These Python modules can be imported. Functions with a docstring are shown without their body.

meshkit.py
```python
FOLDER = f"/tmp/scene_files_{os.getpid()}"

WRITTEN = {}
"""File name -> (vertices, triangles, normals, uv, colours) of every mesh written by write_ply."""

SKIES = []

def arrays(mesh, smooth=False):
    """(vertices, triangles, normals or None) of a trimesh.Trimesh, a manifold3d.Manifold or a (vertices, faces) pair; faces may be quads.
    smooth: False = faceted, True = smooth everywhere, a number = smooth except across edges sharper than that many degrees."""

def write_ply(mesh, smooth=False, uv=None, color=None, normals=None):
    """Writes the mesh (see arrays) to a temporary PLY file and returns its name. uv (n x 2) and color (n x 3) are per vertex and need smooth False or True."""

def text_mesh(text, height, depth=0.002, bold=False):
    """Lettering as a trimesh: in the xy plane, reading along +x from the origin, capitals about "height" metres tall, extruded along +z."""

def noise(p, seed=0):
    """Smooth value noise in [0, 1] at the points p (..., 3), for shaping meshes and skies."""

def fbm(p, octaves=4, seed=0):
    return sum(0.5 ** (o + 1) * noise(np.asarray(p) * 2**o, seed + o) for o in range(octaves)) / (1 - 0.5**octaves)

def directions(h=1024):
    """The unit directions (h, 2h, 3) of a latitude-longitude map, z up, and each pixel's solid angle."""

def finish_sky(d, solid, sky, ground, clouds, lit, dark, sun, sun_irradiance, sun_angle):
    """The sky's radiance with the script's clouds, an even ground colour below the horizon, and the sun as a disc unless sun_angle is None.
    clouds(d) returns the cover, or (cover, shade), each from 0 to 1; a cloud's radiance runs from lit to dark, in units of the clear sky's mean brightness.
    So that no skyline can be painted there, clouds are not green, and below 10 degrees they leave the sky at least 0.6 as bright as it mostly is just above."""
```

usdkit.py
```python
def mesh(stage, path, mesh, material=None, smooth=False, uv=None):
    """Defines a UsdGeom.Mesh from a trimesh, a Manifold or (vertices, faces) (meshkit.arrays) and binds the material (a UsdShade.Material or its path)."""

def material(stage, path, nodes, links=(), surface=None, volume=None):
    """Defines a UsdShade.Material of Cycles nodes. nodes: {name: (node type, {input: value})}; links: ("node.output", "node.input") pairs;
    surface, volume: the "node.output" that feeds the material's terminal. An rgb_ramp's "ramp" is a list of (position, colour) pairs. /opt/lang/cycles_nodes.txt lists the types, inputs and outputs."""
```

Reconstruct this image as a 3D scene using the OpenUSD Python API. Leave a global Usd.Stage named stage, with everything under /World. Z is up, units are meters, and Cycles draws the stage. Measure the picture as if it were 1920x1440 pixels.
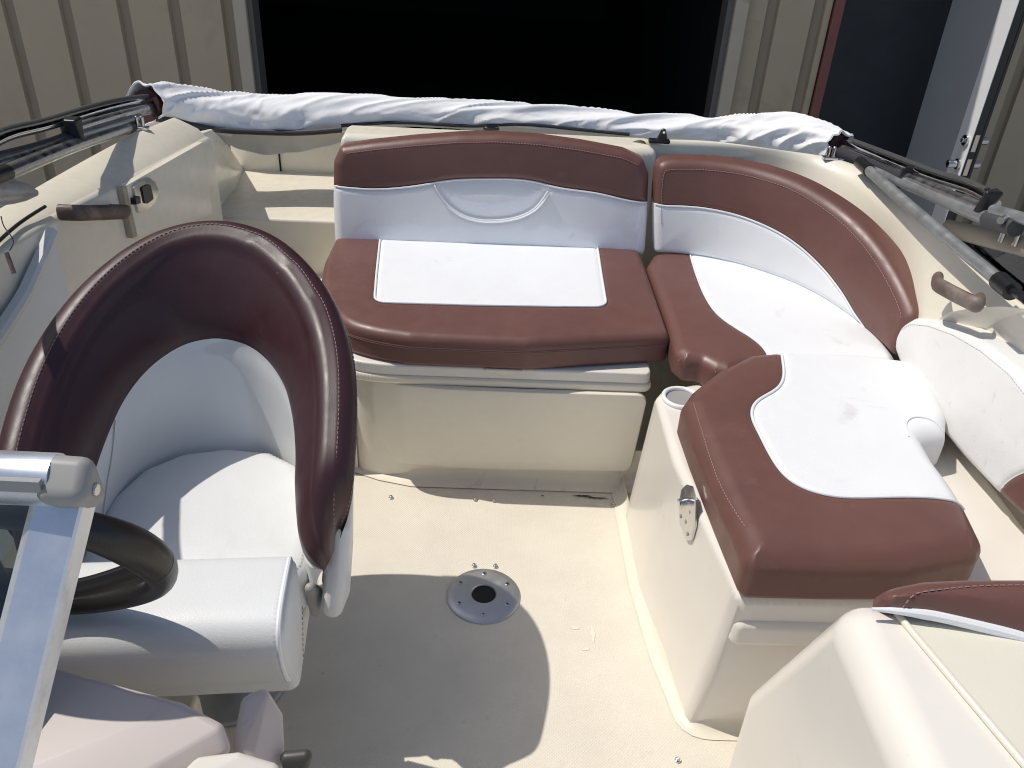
import math, numpy as np, trimesh, usdkit, meshkit
from pxr import Usd, UsdGeom, UsdLux, UsdShade, Gf, Sdf, Vt
from scipy.spatial import Delaunay, cKDTree
from scipy.interpolate import CubicSpline
import shapely
from shapely.geometry import Polygon, LineString, Point
import manifold3d as m3
rng = np.random.default_rng(7)

stage = Usd.Stage.CreateInMemory()
UsdGeom.SetStageUpAxis(stage, UsdGeom.Tokens.z); UsdGeom.SetStageMetersPerUnit(stage, 1.0)
world = UsdGeom.Xform.Define(stage, '/World'); stage.SetDefaultPrim(world.GetPrim())
UsdGeom.Scope.Define(stage, '/World/Looks')

# ------------------------------------------------------------------ camera, sky, sun
F, EYE = 1600.0, 1.54
YAW, PITCH, ROLL = np.radians(2.0), np.radians(32.5), np.radians(3.1)
CP = np.array([0, 0, EYE])
fw = np.array([np.sin(YAW)*np.cos(PITCH), np.cos(YAW)*np.cos(PITCH), -np.sin(PITCH)])
_r = np.array([np.cos(YAW), -np.sin(YAW), 0]); _u = np.cross(_r, fw)
rt = _r*np.cos(ROLL) + _u*np.sin(ROLL); up = _u*np.cos(ROLL) - _r*np.sin(ROLL)
cam = UsdGeom.Camera.Define(stage, '/World/camera')
cam.CreateHorizontalApertureAttr(36.0); cam.CreateVerticalApertureAttr(27.0)
cam.CreateFocalLengthAttr(36.0*F/1920); cam.CreateClippingRangeAttr(Gf.Vec2f(0.02, 500))
M4 = np.eye(4); M4[0, :3], M4[1, :3], M4[2, :3], M4[3, :3] = rt, up, -fw, CP
cam.AddTransformOp().Set(Gf.Matrix4d(*M4.ravel().tolist()))
EXPOSURE = 0.0
cam.CreateExposureAttr(EXPOSURE)

SA, SB = 0.565, 0.14                      # a plumb metre throws its shadow SA to +x and SB to -y
sun_to = np.array([-SA, SB, 1.0]); sun_to /= np.linalg.norm(sun_to)
ELEV, ROT = float(np.arcsin(sun_to[2])), float(np.arctan2(sun_to[0], sun_to[1]))
sky = UsdLux.DomeLight.Define(stage, '/World/sky')
sky.GetPrim().SetCustomDataByKey('kind', 'structure')
skym = usdkit.material(stage, '/World/Looks/sky_look', {
    's': ('sky_texture', {'sky_type': 'single_scattering', 'sun_disc': False, 'sun_elevation': ELEV, 'sun_rotation': ROT, 'altitude': 50.0, 'aerosol_density': 1.5}),
    'b': ('background_shader', {'strength': 0.105})}, [('s.color', 'b.color')], surface='b.background')
UsdShade.MaterialBindingAPI.Apply(sky.GetPrim()).Bind(skym)
sun = UsdLux.DistantLight.Define(stage, '/World/sun')
sun.CreateIntensityAttr(0.87); sun.CreateAngleAttr(0.5); sun.CreateNormalizeAttr(True); sun.CreateColorAttr(Gf.Vec3f(1.0, 0.955, 0.88))
zz = sun_to; xx = np.cross([0, 0, 1.0], zz); xx /= np.linalg.norm(xx); yy = np.cross(zz, xx)
S4 = np.eye(4); S4[0, :3], S4[1, :3], S4[2, :3] = xx, yy, zz
sun.AddTransformOp().Set(Gf.Matrix4d(*S4.ravel().tolist()))

# ------------------------------------------------------------------ survey: a sighted point on a known plane, in metres
def ray(px, py): return fw*F + rt*(px-960) - up*(py-720)
def onz(px, py, z): d = ray(px, py); return CP + d*((z-EYE)/d[2])
def ony(px, py, y): d = ray(px, py); return CP + d*(y/d[1])
def onx(px, py, x): d = ray(px, py); return CP + d*(x/d[0])
def zpoly(z, pts): return [tuple(onz(px, py, z)[:2]) for px, py in pts]
def proj(P):
    v = np.asarray(P, float) - CP
    d = v @ fw
    return np.stack([960 + F*(v @ rt)/d, 720 - F*(v @ up)/d], -1)

# ------------------------------------------------------------------ materials
MAT = {}
def mat(name, color, rough=0.45, metal=0.0, coat=0.0, var=0.06, vscale=6.0, bump=0.0, bscale=300.0, spec=0.5, extra=None, stain=None, rvar=0.0):
    nodes = {'g': ('geometry', {}), 'n': ('noise_texture', {'scale': vscale, 'detail': 5.0, 'roughness': 0.6}),
             'r': ('rgb_ramp', {'ramp': [(0.3, tuple(c*(1-var) for c in color)), (0.7, tuple(min(1, c*(1+var)) for c in color))]}),
             'p': ('principled_bsdf', {'roughness': rough, 'metallic': metal, 'coat_weight': coat, 'coat_roughness': 0.12, 'specular_ior_level': spec})}
    links = [('g.position', 'n.vector'), ('n.fac', 'r.fac')]
    last = 'r.color'
    if stain:                                                     # stain: (colour, scale, low, high)
        sc, ss, lo, hi = stain
        nodes['sn'] = ('noise_texture', {'scale': ss, 'detail': 8.0, 'roughness': 0.65, 'distortion': 0.4})
        nodes['sr'] = ('rgb_ramp', {'ramp': [(0.0, (0, 0, 0)), (lo, (0, 0, 0)), (hi, (1, 1, 1)), (1.0, (1, 1, 1))]})
        nodes['sm'] = ('mix_color', {'b': sc})
        links += [('g.position', 'sn.vector'), ('sn.fac', 'sr.fac'), ('sr.color', 'sm.fac'), (last, 'sm.a')]
        last = 'sm.result'
    if rvar:
        nodes['rn'] = ('noise_texture', {'scale': 25.0, 'detail': 6.0})
        nodes['rr'] = ('rgb_ramp', {'ramp': [(0.3, (rough-rvar,)*3), (0.7, (rough+rvar,)*3)]})
        links += [('g.position', 'rn.vector'), ('rn.fac', 'rr.fac'), ('rr.color', 'p.roughness')]
    if bump:
        nodes['bn'] = ('noise_texture', {'scale': bscale, 'detail': 3.0})
        nodes['b'] = ('bump', {'strength': bump, 'distance': 0.002})
        links += [('g.position', 'bn.vector'), ('bn.fac', 'b.height'), ('b.normal', 'p.normal')]
    if extra: extra(nodes, links)
    links.append((last, 'p.base_color'))
    MAT[name] = usdkit.material(stage, '/World/Looks/' + name, nodes, links, surface='p.BSDF')
    return MAT[name]
def diamond(nodes, links):                                        # moulded non-skid: crossed fine ridges
    nodes['m1'] = ('mapping', {'rotation': (0, 0, 0.785)}); nodes['m2'] = ('mapping', {'rotation': (0, 0, -0.785)})
    nodes['w1'] = ('wave_texture', {'scale': 62.0, 'bands_direction': 'x'}); nodes['w2'] = ('wave_texture', {'scale': 62.0, 'bands_direction': 'x'})
    nodes['wm'] = ('mix_color', {'blend_type': 'multiply', 'fac': 1.0})
    nodes['wb'] = ('bump', {'strength': 0.35, 'distance': 0.0012})
    links += [('g.position', 'm1.vector'), ('g.position', 'm2.vector'), ('m1.vector', 'w1.vector'), ('m2.vector', 'w2.vector'),
              ('w1.color', 'wm.a'), ('w2.color', 'wm.b'), ('wm.result', 'wb.height'), ('wb.normal', 'p.normal')]
GEL = (0.74, 0.685, 0.565)
mat('gelcoat', GEL, 0.32, coat=0.25, var=0.03, vscale=3.0, stain=((0.50, 0.45, 0.36), 9.0, 0.66, 0.86), rvar=0.08)
mat('gelcoat_floor', (0.70, 0.645, 0.54), 0.5, var=0.05, vscale=7.0, stain=((0.50, 0.46, 0.38), 14.0, 0.62, 0.85), extra=diamond)
mat('gelcoat_step', (0.72, 0.665, 0.55), 0.45, var=0.04, vscale=7.0, stain=((0.40, 0.36, 0.30), 17.0, 0.60, 0.82))
mat('gelcoat_dash', (0.56, 0.49, 0.455), 0.42, var=0.03, stain=((0.40, 0.35, 0.32), 20.0, 0.64, 0.8))
mat('gelcoat_white', (0.745, 0.70, 0.63), 0.3, coat=0.25, var=0.03, stain=((0.55, 0.5, 0.42), 11.0, 0.66, 0.86))
mat('cream_panel', (0.70, 0.66, 0.55), 0.5, var=0.03, bump=0.1)
mat('white_vinyl', (0.79, 0.795, 0.80), 0.42, var=0.02, vscale=4.0, bump=0.22, bscale=420.0, stain=((0.50, 0.47, 0.43), 7.0, 0.62, 0.9), rvar=0.06)
mat('old_white_vinyl', (0.75, 0.74, 0.72), 0.5, var=0.03, bump=0.2, bscale=260.0, stain=((0.60, 0.57, 0.52), 38.0, 0.60, 0.80))
mat('helm_white_vinyl', (0.69, 0.695, 0.685), 0.42, var=0.02, vscale=4.0, bump=0.22, bscale=420.0, stain=((0.45, 0.43, 0.41), 16.0, 0.68, 0.85), rvar=0.06)
mat('brown_vinyl', (0.138, 0.062, 0.050), 0.43, var=0.10, vscale=5.0, bump=0.14, bscale=320.0, stain=((0.19, 0.10, 0.085), 18.0, 0.62, 0.85), rvar=0.07)
mat('burgundy_vinyl', (0.042, 0.0135, 0.016), 0.43, var=0.10, vscale=5.0, bump=0.10, bscale=300.0, stain=((0.12, 0.06, 0.06), 24.0, 0.66, 0.86), rvar=0.07)
mat('thread', (0.36, 0.25, 0.23), 0.7, var=0.02)
mat('pale_thread', (0.55, 0.55, 0.54), 0.7, var=0.02)
mat('canvas', (0.80, 0.79, 0.79), 0.75, var=0.03, vscale=5.0, bump=0.2, bscale=900.0, stain=((0.50, 0.49, 0.48), 8.0, 0.62, 0.85))
mat('canvas_cream', (0.62, 0.58, 0.52), 0.75, var=0.04, bump=0.2, bscale=900.0)
mat('canvas_maroon', (0.05, 0.012, 0.016), 0.75, var=0.2, vscale=40.0)
mat('dark_binding', (0.03, 0.028, 0.035), 0.6, var=0.1)
mat('steel', (0.62, 0.62, 0.62), 0.16, metal=1.0, var=0.05, rvar=0.06)
mat('brushed_steel', (0.50, 0.505, 0.51), 0.45, metal=1.0, var=0.05, vscale=30.0, rvar=0.08)
mat('aluminium', (0.52, 0.53, 0.53), 0.34, metal=1.0, var=0.08, vscale=18.0, rvar=0.1)
mat('anodised', (0.72, 0.74, 0.78), 0.33, metal=0.75, var=0.05, vscale=14.0, rvar=0.1)
mat('grey_tube', (0.33, 0.34, 0.34), 0.4, metal=0.6, var=0.1, vscale=25.0, rvar=0.1)
mat('sleeve', (0.055, 0.055, 0.055), 0.55, var=0.2, vscale=50.0)
mat('black_plastic', (0.012, 0.012, 0.013), 0.35, var=0.1)
mat('grey_plastic', (0.30, 0.29, 0.275), 0.5, var=0.06, bump=0.05, bscale=700.0)
mat('dark_grey_plastic', (0.055, 0.055, 0.05), 0.45, var=0.1)
mat('wheel_grip', (0.012, 0.010, 0.009), 0.36, var=0.25, vscale=12.0, bump=0.2, bscale=350.0)
mat('worn_wood', (0.085, 0.052, 0.042), 0.5, var=0.2, vscale=14.0, bump=0.3, bscale=200.0, stain=((0.24, 0.19, 0.165), 12.0, 0.50, 0.75))
mat('worn_pale_wood', (0.12, 0.085, 0.065), 0.55, var=0.25, vscale=14.0, bump=0.3, bscale=200.0, stain=((0.30, 0.25, 0.22), 10.0, 0.45, 0.75))
mat('siding', (0.36, 0.287, 0.193), 0.5, var=0.05, vscale=2.0, bump=0.2, bscale=120.0, stain=((0.24, 0.19, 0.135), 3.0, 0.58, 0.85))
mat('siding_groove', (0.255, 0.202, 0.138), 0.55, var=0.06, vscale=3.0)
mat('trim_tan', (0.38, 0.32, 0.24), 0.5, var=0.05, stain=((0.2, 0.17, 0.14), 6.0, 0.6, 0.8))
mat('jamb_grey', (0.10, 0.09, 0.08), 0.6, var=0.1)
mat('red_trim', (0.17, 0.055, 0.042), 0.55, var=0.1)
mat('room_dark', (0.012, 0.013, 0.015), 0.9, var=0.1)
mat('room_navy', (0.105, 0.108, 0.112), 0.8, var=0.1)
mat('clutter', (0.03, 0.03, 0.029), 0.7, var=0.3)
mat('shaded_door_paint', (0.37, 0.385, 0.395), 0.4, var=0.03)  # door colour darkened to its tone in the eave shade
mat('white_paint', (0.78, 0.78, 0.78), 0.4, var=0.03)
mat('concrete', (0.30, 0.28, 0.25), 0.85, var=0.15, vscale=1.5, bump=0.3, bscale=60.0)
mat('hull_white', (0.70, 0.68, 0.63), 0.25, coat=0.3, var=0.02)
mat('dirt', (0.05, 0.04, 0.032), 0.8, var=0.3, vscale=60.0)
mat('dirt_thin', (0.52, 0.47, 0.38), 0.7, var=0.3, vscale=90.0)
mat('scuff', (0.75, 0.70, 0.575), 0.5, var=0.05, vscale=60.0)
mat('dark_hole', (0.01, 0.01, 0.01), 0.8)
MAT['glass'] = usdkit.material(stage, '/World/Looks/glass', {
    'f': ('fresnel', {'IOR': 1.5}), 't': ('transparent_bsdf', {'color': (0.80, 0.86, 0.84)}), 'g': ('glossy_bsdf', {'roughness': 0.02}), 'm': ('mix_closure', {})},
    [('f.fac', 'm.fac'), ('t.BSDF', 'm.closure1'), ('g.BSDF', 'm.closure2')], surface='m.closure')

# ------------------------------------------------------------------ objects
used = {}
def numbered(parent, name):
    k = used.get((parent, name), 0); used[(parent, name)] = k + 1
    return f'{parent}/{name}' if k == 0 else f'{parent}/{name}_{k:03d}'
ORIGIN = {}
def tag(p, label=None, category=None, group=None, kind=None):
    for k, v in (('label', label), ('category', category), ('group', group), ('kind', kind)):
        if v: p.SetCustomDataByKey(k, v)
    return p
def thing(name, label, category, loc=(0, 0, 0), group=None):
    path = numbered('/World', name)
    x = UsdGeom.Xform.Define(stage, path); x.AddTranslateOp().Set(Gf.Vec3d(*map(float, loc)))
    ORIGIN[path] = np.asarray(loc, float)
    tag(x.GetPrim(), label, category, group)
    return path
def group_part(name, parent, label=None):
    path = numbered(parent, name); x = UsdGeom.Xform.Define(stage, path); ORIGIN[path] = ORIGIN[parent]
    if label: tag(x.GetPrim(), label)
    return path
def obj(name, mesh, m, parent='/World', smooth=35, label=None, kind=None, normals=None):
    path = numbered(parent, name)
    o = ORIGIN.get(parent, np.zeros(3)); ORIGIN[path] = o
    if normals is None:
        v, f, n = meshkit.arrays(mesh, smooth)
    else:
        v, f, n = np.asarray(mesh[0]), np.asarray(mesh[1]), normals
    v = v - o
    g = UsdGeom.Mesh.Define(stage, path)
    g.CreatePointsAttr(Vt.Vec3fArray.FromNumpy(v.astype(np.float32)))
    g.CreateFaceVertexCountsAttr(Vt.IntArray.FromNumpy(np.full(len(f), 3, np.int32)))
    g.CreateFaceVertexIndicesAttr(Vt.IntArray.FromNumpy(np.asarray(f).astype(np.int32).ravel()))
    g.CreateSubdivisionSchemeAttr('none')
    if n is not None:
        g.CreateNormalsAttr(Vt.Vec3fArray.FromNumpy(np.asarray(n).astype(np.float32))); g.SetNormalsInterpolation('vertex')
    UsdShade.MaterialBindingAPI.Apply(g.GetPrim()).Bind(MAT[m])
    if label or kind: tag(g.GetPrim(), label, kind=kind)
    return path

cat = trimesh.util.concatenate
def box(x0, x1, y0, y1, z0, z1):
    return trimesh.creation.box(bounds=[[min(x0, x1), min(y0, y1), min(z0, z1)], [max(x0, x1), max(y0, y1), max(z0, z1)]])
def spline(pts, n, closed=False):
    p = np.asarray(pts, float)
    if closed: p = np.vstack([p, p[:1]])
    d = np.r_[0, np.cumsum(np.linalg.norm(np.diff(p, axis=0), axis=1))]
    cs = CubicSpline(d, p, bc_type='periodic' if closed else 'natural')
    return cs(np.linspace(0, d[-1], n, endpoint=not closed))
def polyres(pts, step):
    p = np.asarray(pts, float); d = np.r_[0, np.cumsum(np.linalg.norm(np.diff(p, axis=0), axis=1))]
    n = max(2, int(round(d[-1]/step)) + 1); t = np.linspace(0, d[-1], n)
    return np.stack([np.interp(t, d, p[:, k]) for k in range(p.shape[1])], 1)
def frames(p):
    t = np.gradient(p, axis=0); t /= np.maximum(np.linalg.norm(t, axis=1, keepdims=True), 1e-9)
    a = np.array([0, 0, 1.0]) if abs(t[0, 2]) < 0.9 else np.array([1.0, 0, 0])
    n = np.cross(t[0], a); n /= np.linalg.norm(n); N = [n]
    for i in range(1, len(p)):
        n = N[-1] - t[i]*(N[-1] @ t[i]); n /= max(np.linalg.norm(n), 1e-9); N.append(n)
    N = np.array(N); return t, N, np.cross(t, N)
def tube(pts, r, sides=10, flat=1.0, caps=True, normal=None):
    p = np.asarray(pts, float); t, N, B = frames(p)
    if normal is not None:
        N = np.asarray(normal, float) - t*(t @ np.asarray(normal, float))[:, None]; N /= np.linalg.norm(N, axis=1, keepdims=True); B = np.cross(t, N)
    r = np.broadcast_to(np.asarray(r, float), (len(p),))
    a = np.linspace(0, 2*np.pi, sides, endpoint=False)
    V = p[:, None] + r[:, None, None]*(np.cos(a)[None, :, None]*N[:, None]*flat + np.sin(a)[None, :, None]*B[:, None])
    n, V = len(p), V.reshape(-1, 3)
    i, j = np.meshgrid(np.arange(n-1), np.arange(sides), indexing='ij'); k = (j+1) % sides
    q = np.stack([i*sides+j, i*sides+k, (i+1)*sides+k, (i+1)*sides+j], -1).reshape(-1, 4)[:, ::-1]
    Fc = np.vstack([q[:, [0, 1, 2]], q[:, [0, 2, 3]]])
    if caps:
        c0, c1 = len(V), len(V)+1; V = np.vstack([V, p[:1], p[-1:]])
        j = np.arange(sides); k = (j+1) % sides
        Fc = np.vstack([Fc, np.stack([np.full(sides, c0), j, k], 1)[:, ::-1][:, [0, 2, 1]][:, [0, 2, 1]], np.stack([np.full(sides, c1), (n-1)*sides+k, (n-1)*sides+j], 1)[:, ::-1]])
    m = trimesh.Trimesh(V, Fc, process=False); m.fix_normals(); return m
def grid(P, closed_u=False, flip=False):
    n, m = P.shape[:2]
    i, j = np.meshgrid(np.arange(n if closed_u else n-1), np.arange(m-1), indexing='ij'); i2 = (i+1) % n
    q = np.stack([i*m+j, i2*m+j, i2*m+j+1, i*m+j+1], -1).reshape(-1, 4)
    if flip: q = q[:, ::-1]
    return trimesh.Trimesh(P.reshape(-1, 3), np.vstack([q[:, [0, 1, 2]], q[:, [0, 2, 3]]]), process=False)
def sphull(pts, r, seg=20):
    r = np.broadcast_to(r, (len(pts),))
    return m3.Manifold.batch_hull([m3.Manifold.sphere(float(q), seg).translate(tuple(map(float, p))) for p, q in zip(pts, r)])
def rbox(x0, x1, y0, y1, z0, z1, r, seg=16):
    return sphull([(x, y, z) for x in (x0+r, x1-r) for y in (y0+r, y1-r) for z in (z0+r, z1-r)], r, seg)
def cyl(a, b, r, sides=20, bev=0.0):
    a, b = np.asarray(a, float), np.asarray(b, float); d = (b-a)/np.linalg.norm(b-a)
    if not bev: return tube([a, b], r, sides)
    return tube([a, a+1e-5*d, a+d*bev*0.3, a+d*bev, b-d*bev, b-d*bev*0.3, b-1e-5*d, b], [r-bev, r-bev, r-bev*0.3, r, r, r-bev*0.3, r-bev, r-bev], sides)
def rotz(m, a, at):
    m = m.copy(); m.apply_transform(trimesh.transformations.rotation_matrix(a, [0, 0, 1], at)); return m

# ---- upholstery: an outline with rounded edges, coloured panels, seams; u,v in the plane and w the height
def chaikin(pts, n=3):
    p = np.asarray(pts, float)
    for _ in range(n):
        q = np.empty((2*len(p)-2, p.shape[1])); q[0::2] = 0.75*p[:-1]+0.25*p[1:]; q[1::2] = 0.25*p[:-1]+0.75*p[1:]; p = np.vstack([p[:1], q, p[-1:]])
    return [tuple(q) for q in p]
def smoothpoly(pts, c):
    P = Polygon(pts).buffer(0)
    if c: P = P.buffer(-c, quad_segs=12).buffer(2*c, quad_segs=12).buffer(-c, quad_segs=12)
    if P.geom_type != 'Polygon': P = max(P.geoms, key=lambda g: g.area)
    return P
def ringpts(P, step):
    out = []
    for ring in [P.exterior, *P.interiors]:
        n = max(8, int(ring.length/step)); out.append(np.array([ring.interpolate(i/n, normalized=True).coords[0][:2] for i in range(n)]))
    return out
def cushion(P, t, rh, rv=None, panels=(), base='white_vinyl', m3d=None, step=0.016, crown=0.0, crown_d=0.12, groove=0.004, gw=0.006, rb=0.012, wrinkle=0.0, sag=None):
    """P outline polygon; panels: (part name, polygon, material). Returns {material: (v, f, normals)} and hfun(u,v)."""
    rv = rv or rh
    seams = [p[1].boundary for p in panels]
    def height(uv):
        pt = shapely.points(uv); d = np.minimum(shapely.distance(pt, P.boundary), rh); dd = shapely.distance(pt, P.boundary)
        h = t - rv + rv*np.sqrt(np.maximum(0, 1 - (1-d/rh)**2))
        if crown: h = h + crown*np.sin(np.clip(dd/crown_d, 0, 1)*np.pi/2)
        if groove:
            for b in seams: h = h - groove*np.exp(-(shapely.distance(pt, b)/gw)**2)*np.clip(dd/0.012, 0, 1)
        if sag is not None: h = h + sag(uv)*np.clip(dd/0.03, 0, 1)
        if wrinkle: h = h + wrinkle*(meshkit.fbm(np.c_[uv*14, np.zeros(len(uv))], 3, 5)-0.5)*np.clip(dd/0.03, 0, 1)
        return h
    b0 = ringpts(P, step*0.5)[0]; Pin = Polygon(b0).buffer(-0.0006)
    pts, pri = [b0], [np.zeros(len(b0))]
    for th in (10, 20, 30, 40, 50, 62, 75, 90):
        Q = P.buffer(-rh*(1-math.cos(math.radians(th))) if th < 90 else -rh)
        for g in getattr(Q, 'geoms', [Q]):
            if g.is_empty: continue
            for q in ringpts(g, step*0.5): pts.append(q); pri.append(np.full(len(q), 2))
    for s in seams:
        for off in (0.0, gw*0.7, gw*1.6, gw*3):
            gs = [s] if off == 0 else [s.buffer(off).boundary]
            for g in gs:
                for l in getattr(g, 'geoms', [g]):
                    n = max(8, int(l.length/(step*0.45))); q = np.array([l.interpolate(i/n, normalized=True).coords[0][:2] for i in range(n+1)])
                    q = q[shapely.contains_xy(P, q[:, 0], q[:, 1])]; pts.append(q); pri.append(np.full(len(q), 1 if off == 0 else 1.5))
    x0, y0, x1, y1 = P.bounds
    gx, gy = np.meshgrid(np.arange(x0, x1, step), np.arange(y0, y1, step)); q = np.c_[gx.ravel(), gy.ravel()]
    q = q[shapely.contains_xy(P.buffer(-rh-step*0.4), q[:, 0], q[:, 1])] if not P.buffer(-rh-step*0.4).is_empty else q[:0]
    pts.append(q); pri.append(np.full(len(q), 3))
    A, pr_ = np.vstack(pts), np.concatenate(pri)
    order = np.argsort(pr_, kind='stable'); A, pr_ = A[order], pr_[order]
    tree = cKDTree(A); keep = np.ones(len(A), bool)
    tol = {0: 1e-5, 1: step*0.15, 1.5: step*0.15, 2: min(0.0006, rh*0.012), 3: step*0.5}
    for i in range(len(A)):
        if not keep[i] or pr_[i] == 0: continue
        for j in tree.query_ball_point(A[i], tol[pr_[i]]):
            if j != i and keep[j] and pr_[j] <= pr_[i] and j < i: keep[i] = False; break
    keep &= (pr_ == 0) | shapely.contains_xy(Pin, A[:, 0], A[:, 1])
    A = A[keep]; nb = len(b0)
    T = Delaunay(A).simplices; c = A[T].mean(1)
    T = T[shapely.contains_xy(Polygon(b0).buffer(1e-7), c[:, 0], c[:, 1])]
    a = A[T]; ar = (a[:, 1, 0]-a[:, 0, 0])*(a[:, 2, 1]-a[:, 0, 1])-(a[:, 1, 1]-a[:, 0, 1])*(a[:, 2, 0]-a[:, 0, 0])
    T = T[np.abs(ar) > 1e-10]; ar = ar[np.abs(ar) > 1e-10]; T[ar < 0] = T[ar < 0][:, ::-1]
    H = height(A); V = np.c_[A, H]
    ccw = Polygon(b0).exterior.is_ccw
    rings, idx = [], np.arange(nb)
    Hb = H[:nb]
    inb = P.buffer(-rb*0.9)
    prev = idx; Fs = []; base_i = len(V)
    cen = np.array([shapely.ops.nearest_points(inb, Point(*q))[0].coords[0] if not inb.is_empty else q for q in b0])
    for lev, off in ((rb*1.0, 0.0), (rb*0.3, 0.3), (0.0, 1.0)):
        R = np.c_[b0*(1-off)+cen*off, np.full(nb, lev)]; V = np.vstack([V, R]); cur = np.arange(base_i, base_i+nb); base_i += nb
        nx = np.roll(np.arange(nb), -1)
        q = np.stack([prev, cur, cur[nx], prev[nx]], 1)
        if not ccw: q = q[:, ::-1]
        Fs.append(q); prev = cur
    side_uv = np.vstack([b0]*1)
    q = np.vstack(Fs); sideF = np.vstack([q[:, [0, 1, 2]], q[:, [0, 2, 3]]])
    mid_in = np.array([shapely.ops.nearest_points(P.buffer(-0.004), Point(*p))[0].coords[0] for p in b0])
    own = np.tile(np.arange(nb), 6)
    # bottom
    Bt = Delaunay(b0).simplices; cb = b0[Bt].mean(1); Bt = Bt[shapely.contains_xy(P, cb[:, 0], cb[:, 1])]
    a = b0[Bt]; ar = (a[:, 1, 0]-a[:, 0, 0])*(a[:, 2, 1]-a[:, 0, 1])-(a[:, 1, 1]-a[:, 0, 1])*(a[:, 2, 0]-a[:, 0, 0])
    Bt[ar > 0] = Bt[ar > 0][:, ::-1]; Bt = Bt + (base_i-nb)
    X = V if m3d is None else m3d(V)
    allF = np.vstack([T, sideF, Bt])
    fn = np.cross(X[allF[:, 1]]-X[allF[:, 0]], X[allF[:, 2]]-X[allF[:, 0]])
    N = np.zeros_like(X)
    for k in range(3): np.add.at(N, allF[:, k], fn)
    N /= np.maximum(np.linalg.norm(N, axis=1, keepdims=True), 1e-12)
    e = 0.0012; dA = shapely.distance(shapely.points(A), P.boundary); okn = dA > 2*e
    def surf(q): V_ = np.c_[q, height(q)]; return V_ if m3d is None else m3d(V_)
    nn_ = np.cross(surf(A+[e, 0])-surf(A-[e, 0]), surf(A+[0, e])-surf(A-[0, e])); nn_ /= np.maximum(np.linalg.norm(nn_, axis=1, keepdims=True), 1e-12)
    nn_ *= np.sign((nn_*N[:len(A)]).sum(1, keepdims=True)); N[:len(A)][okn] = nn_[okn]
    tb = np.roll(b0, -2, 0)-np.roll(b0, 2, 0); tb /= np.maximum(np.linalg.norm(tb, axis=1, keepdims=True), 1e-12); ob_ = np.c_[tb[:, 1], -tb[:, 0]]*(1 if ccw else -1)
    def side_n(lv):
        f_ = (lambda q: q) if m3d is None else m3d
        a_ = f_(np.c_[b0+tb*1e-3, lv])-f_(np.c_[b0-tb*1e-3, lv]); c_ = f_(np.c_[b0, lv+1e-3])-f_(np.c_[b0, lv-1e-3]); o2 = f_(np.c_[b0+ob_*1e-3, lv])-f_(np.c_[b0, lv])
        n2 = np.cross(a_, c_); n2 /= np.maximum(np.linalg.norm(n2, axis=1, keepdims=True), 1e-12); return n2*np.sign((n2*o2).sum(1, keepdims=True))
    N[:nb] = side_n(Hb); N[len(A):len(A)+nb] = side_n(np.full(nb, rb))
    rest = (~okn) & (np.arange(len(A)) >= nb)
    if rest.any():
        j_ = cKDTree(b0).query(A[rest])[1]; k_ = (dA[rest]/(2*e))[:, None]; ni_ = N[:nb][j_]*(1-k_*0.5) + nn_[rest]*k_*0.5; N[:len(A)][rest] = ni_/np.maximum(np.linalg.norm(ni_, axis=1, keepdims=True), 1e-12)
    lab_top = np.zeros(len(T), int); lab_side = np.zeros(len(sideF), int)
    ct = A[T].mean(1)
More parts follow.
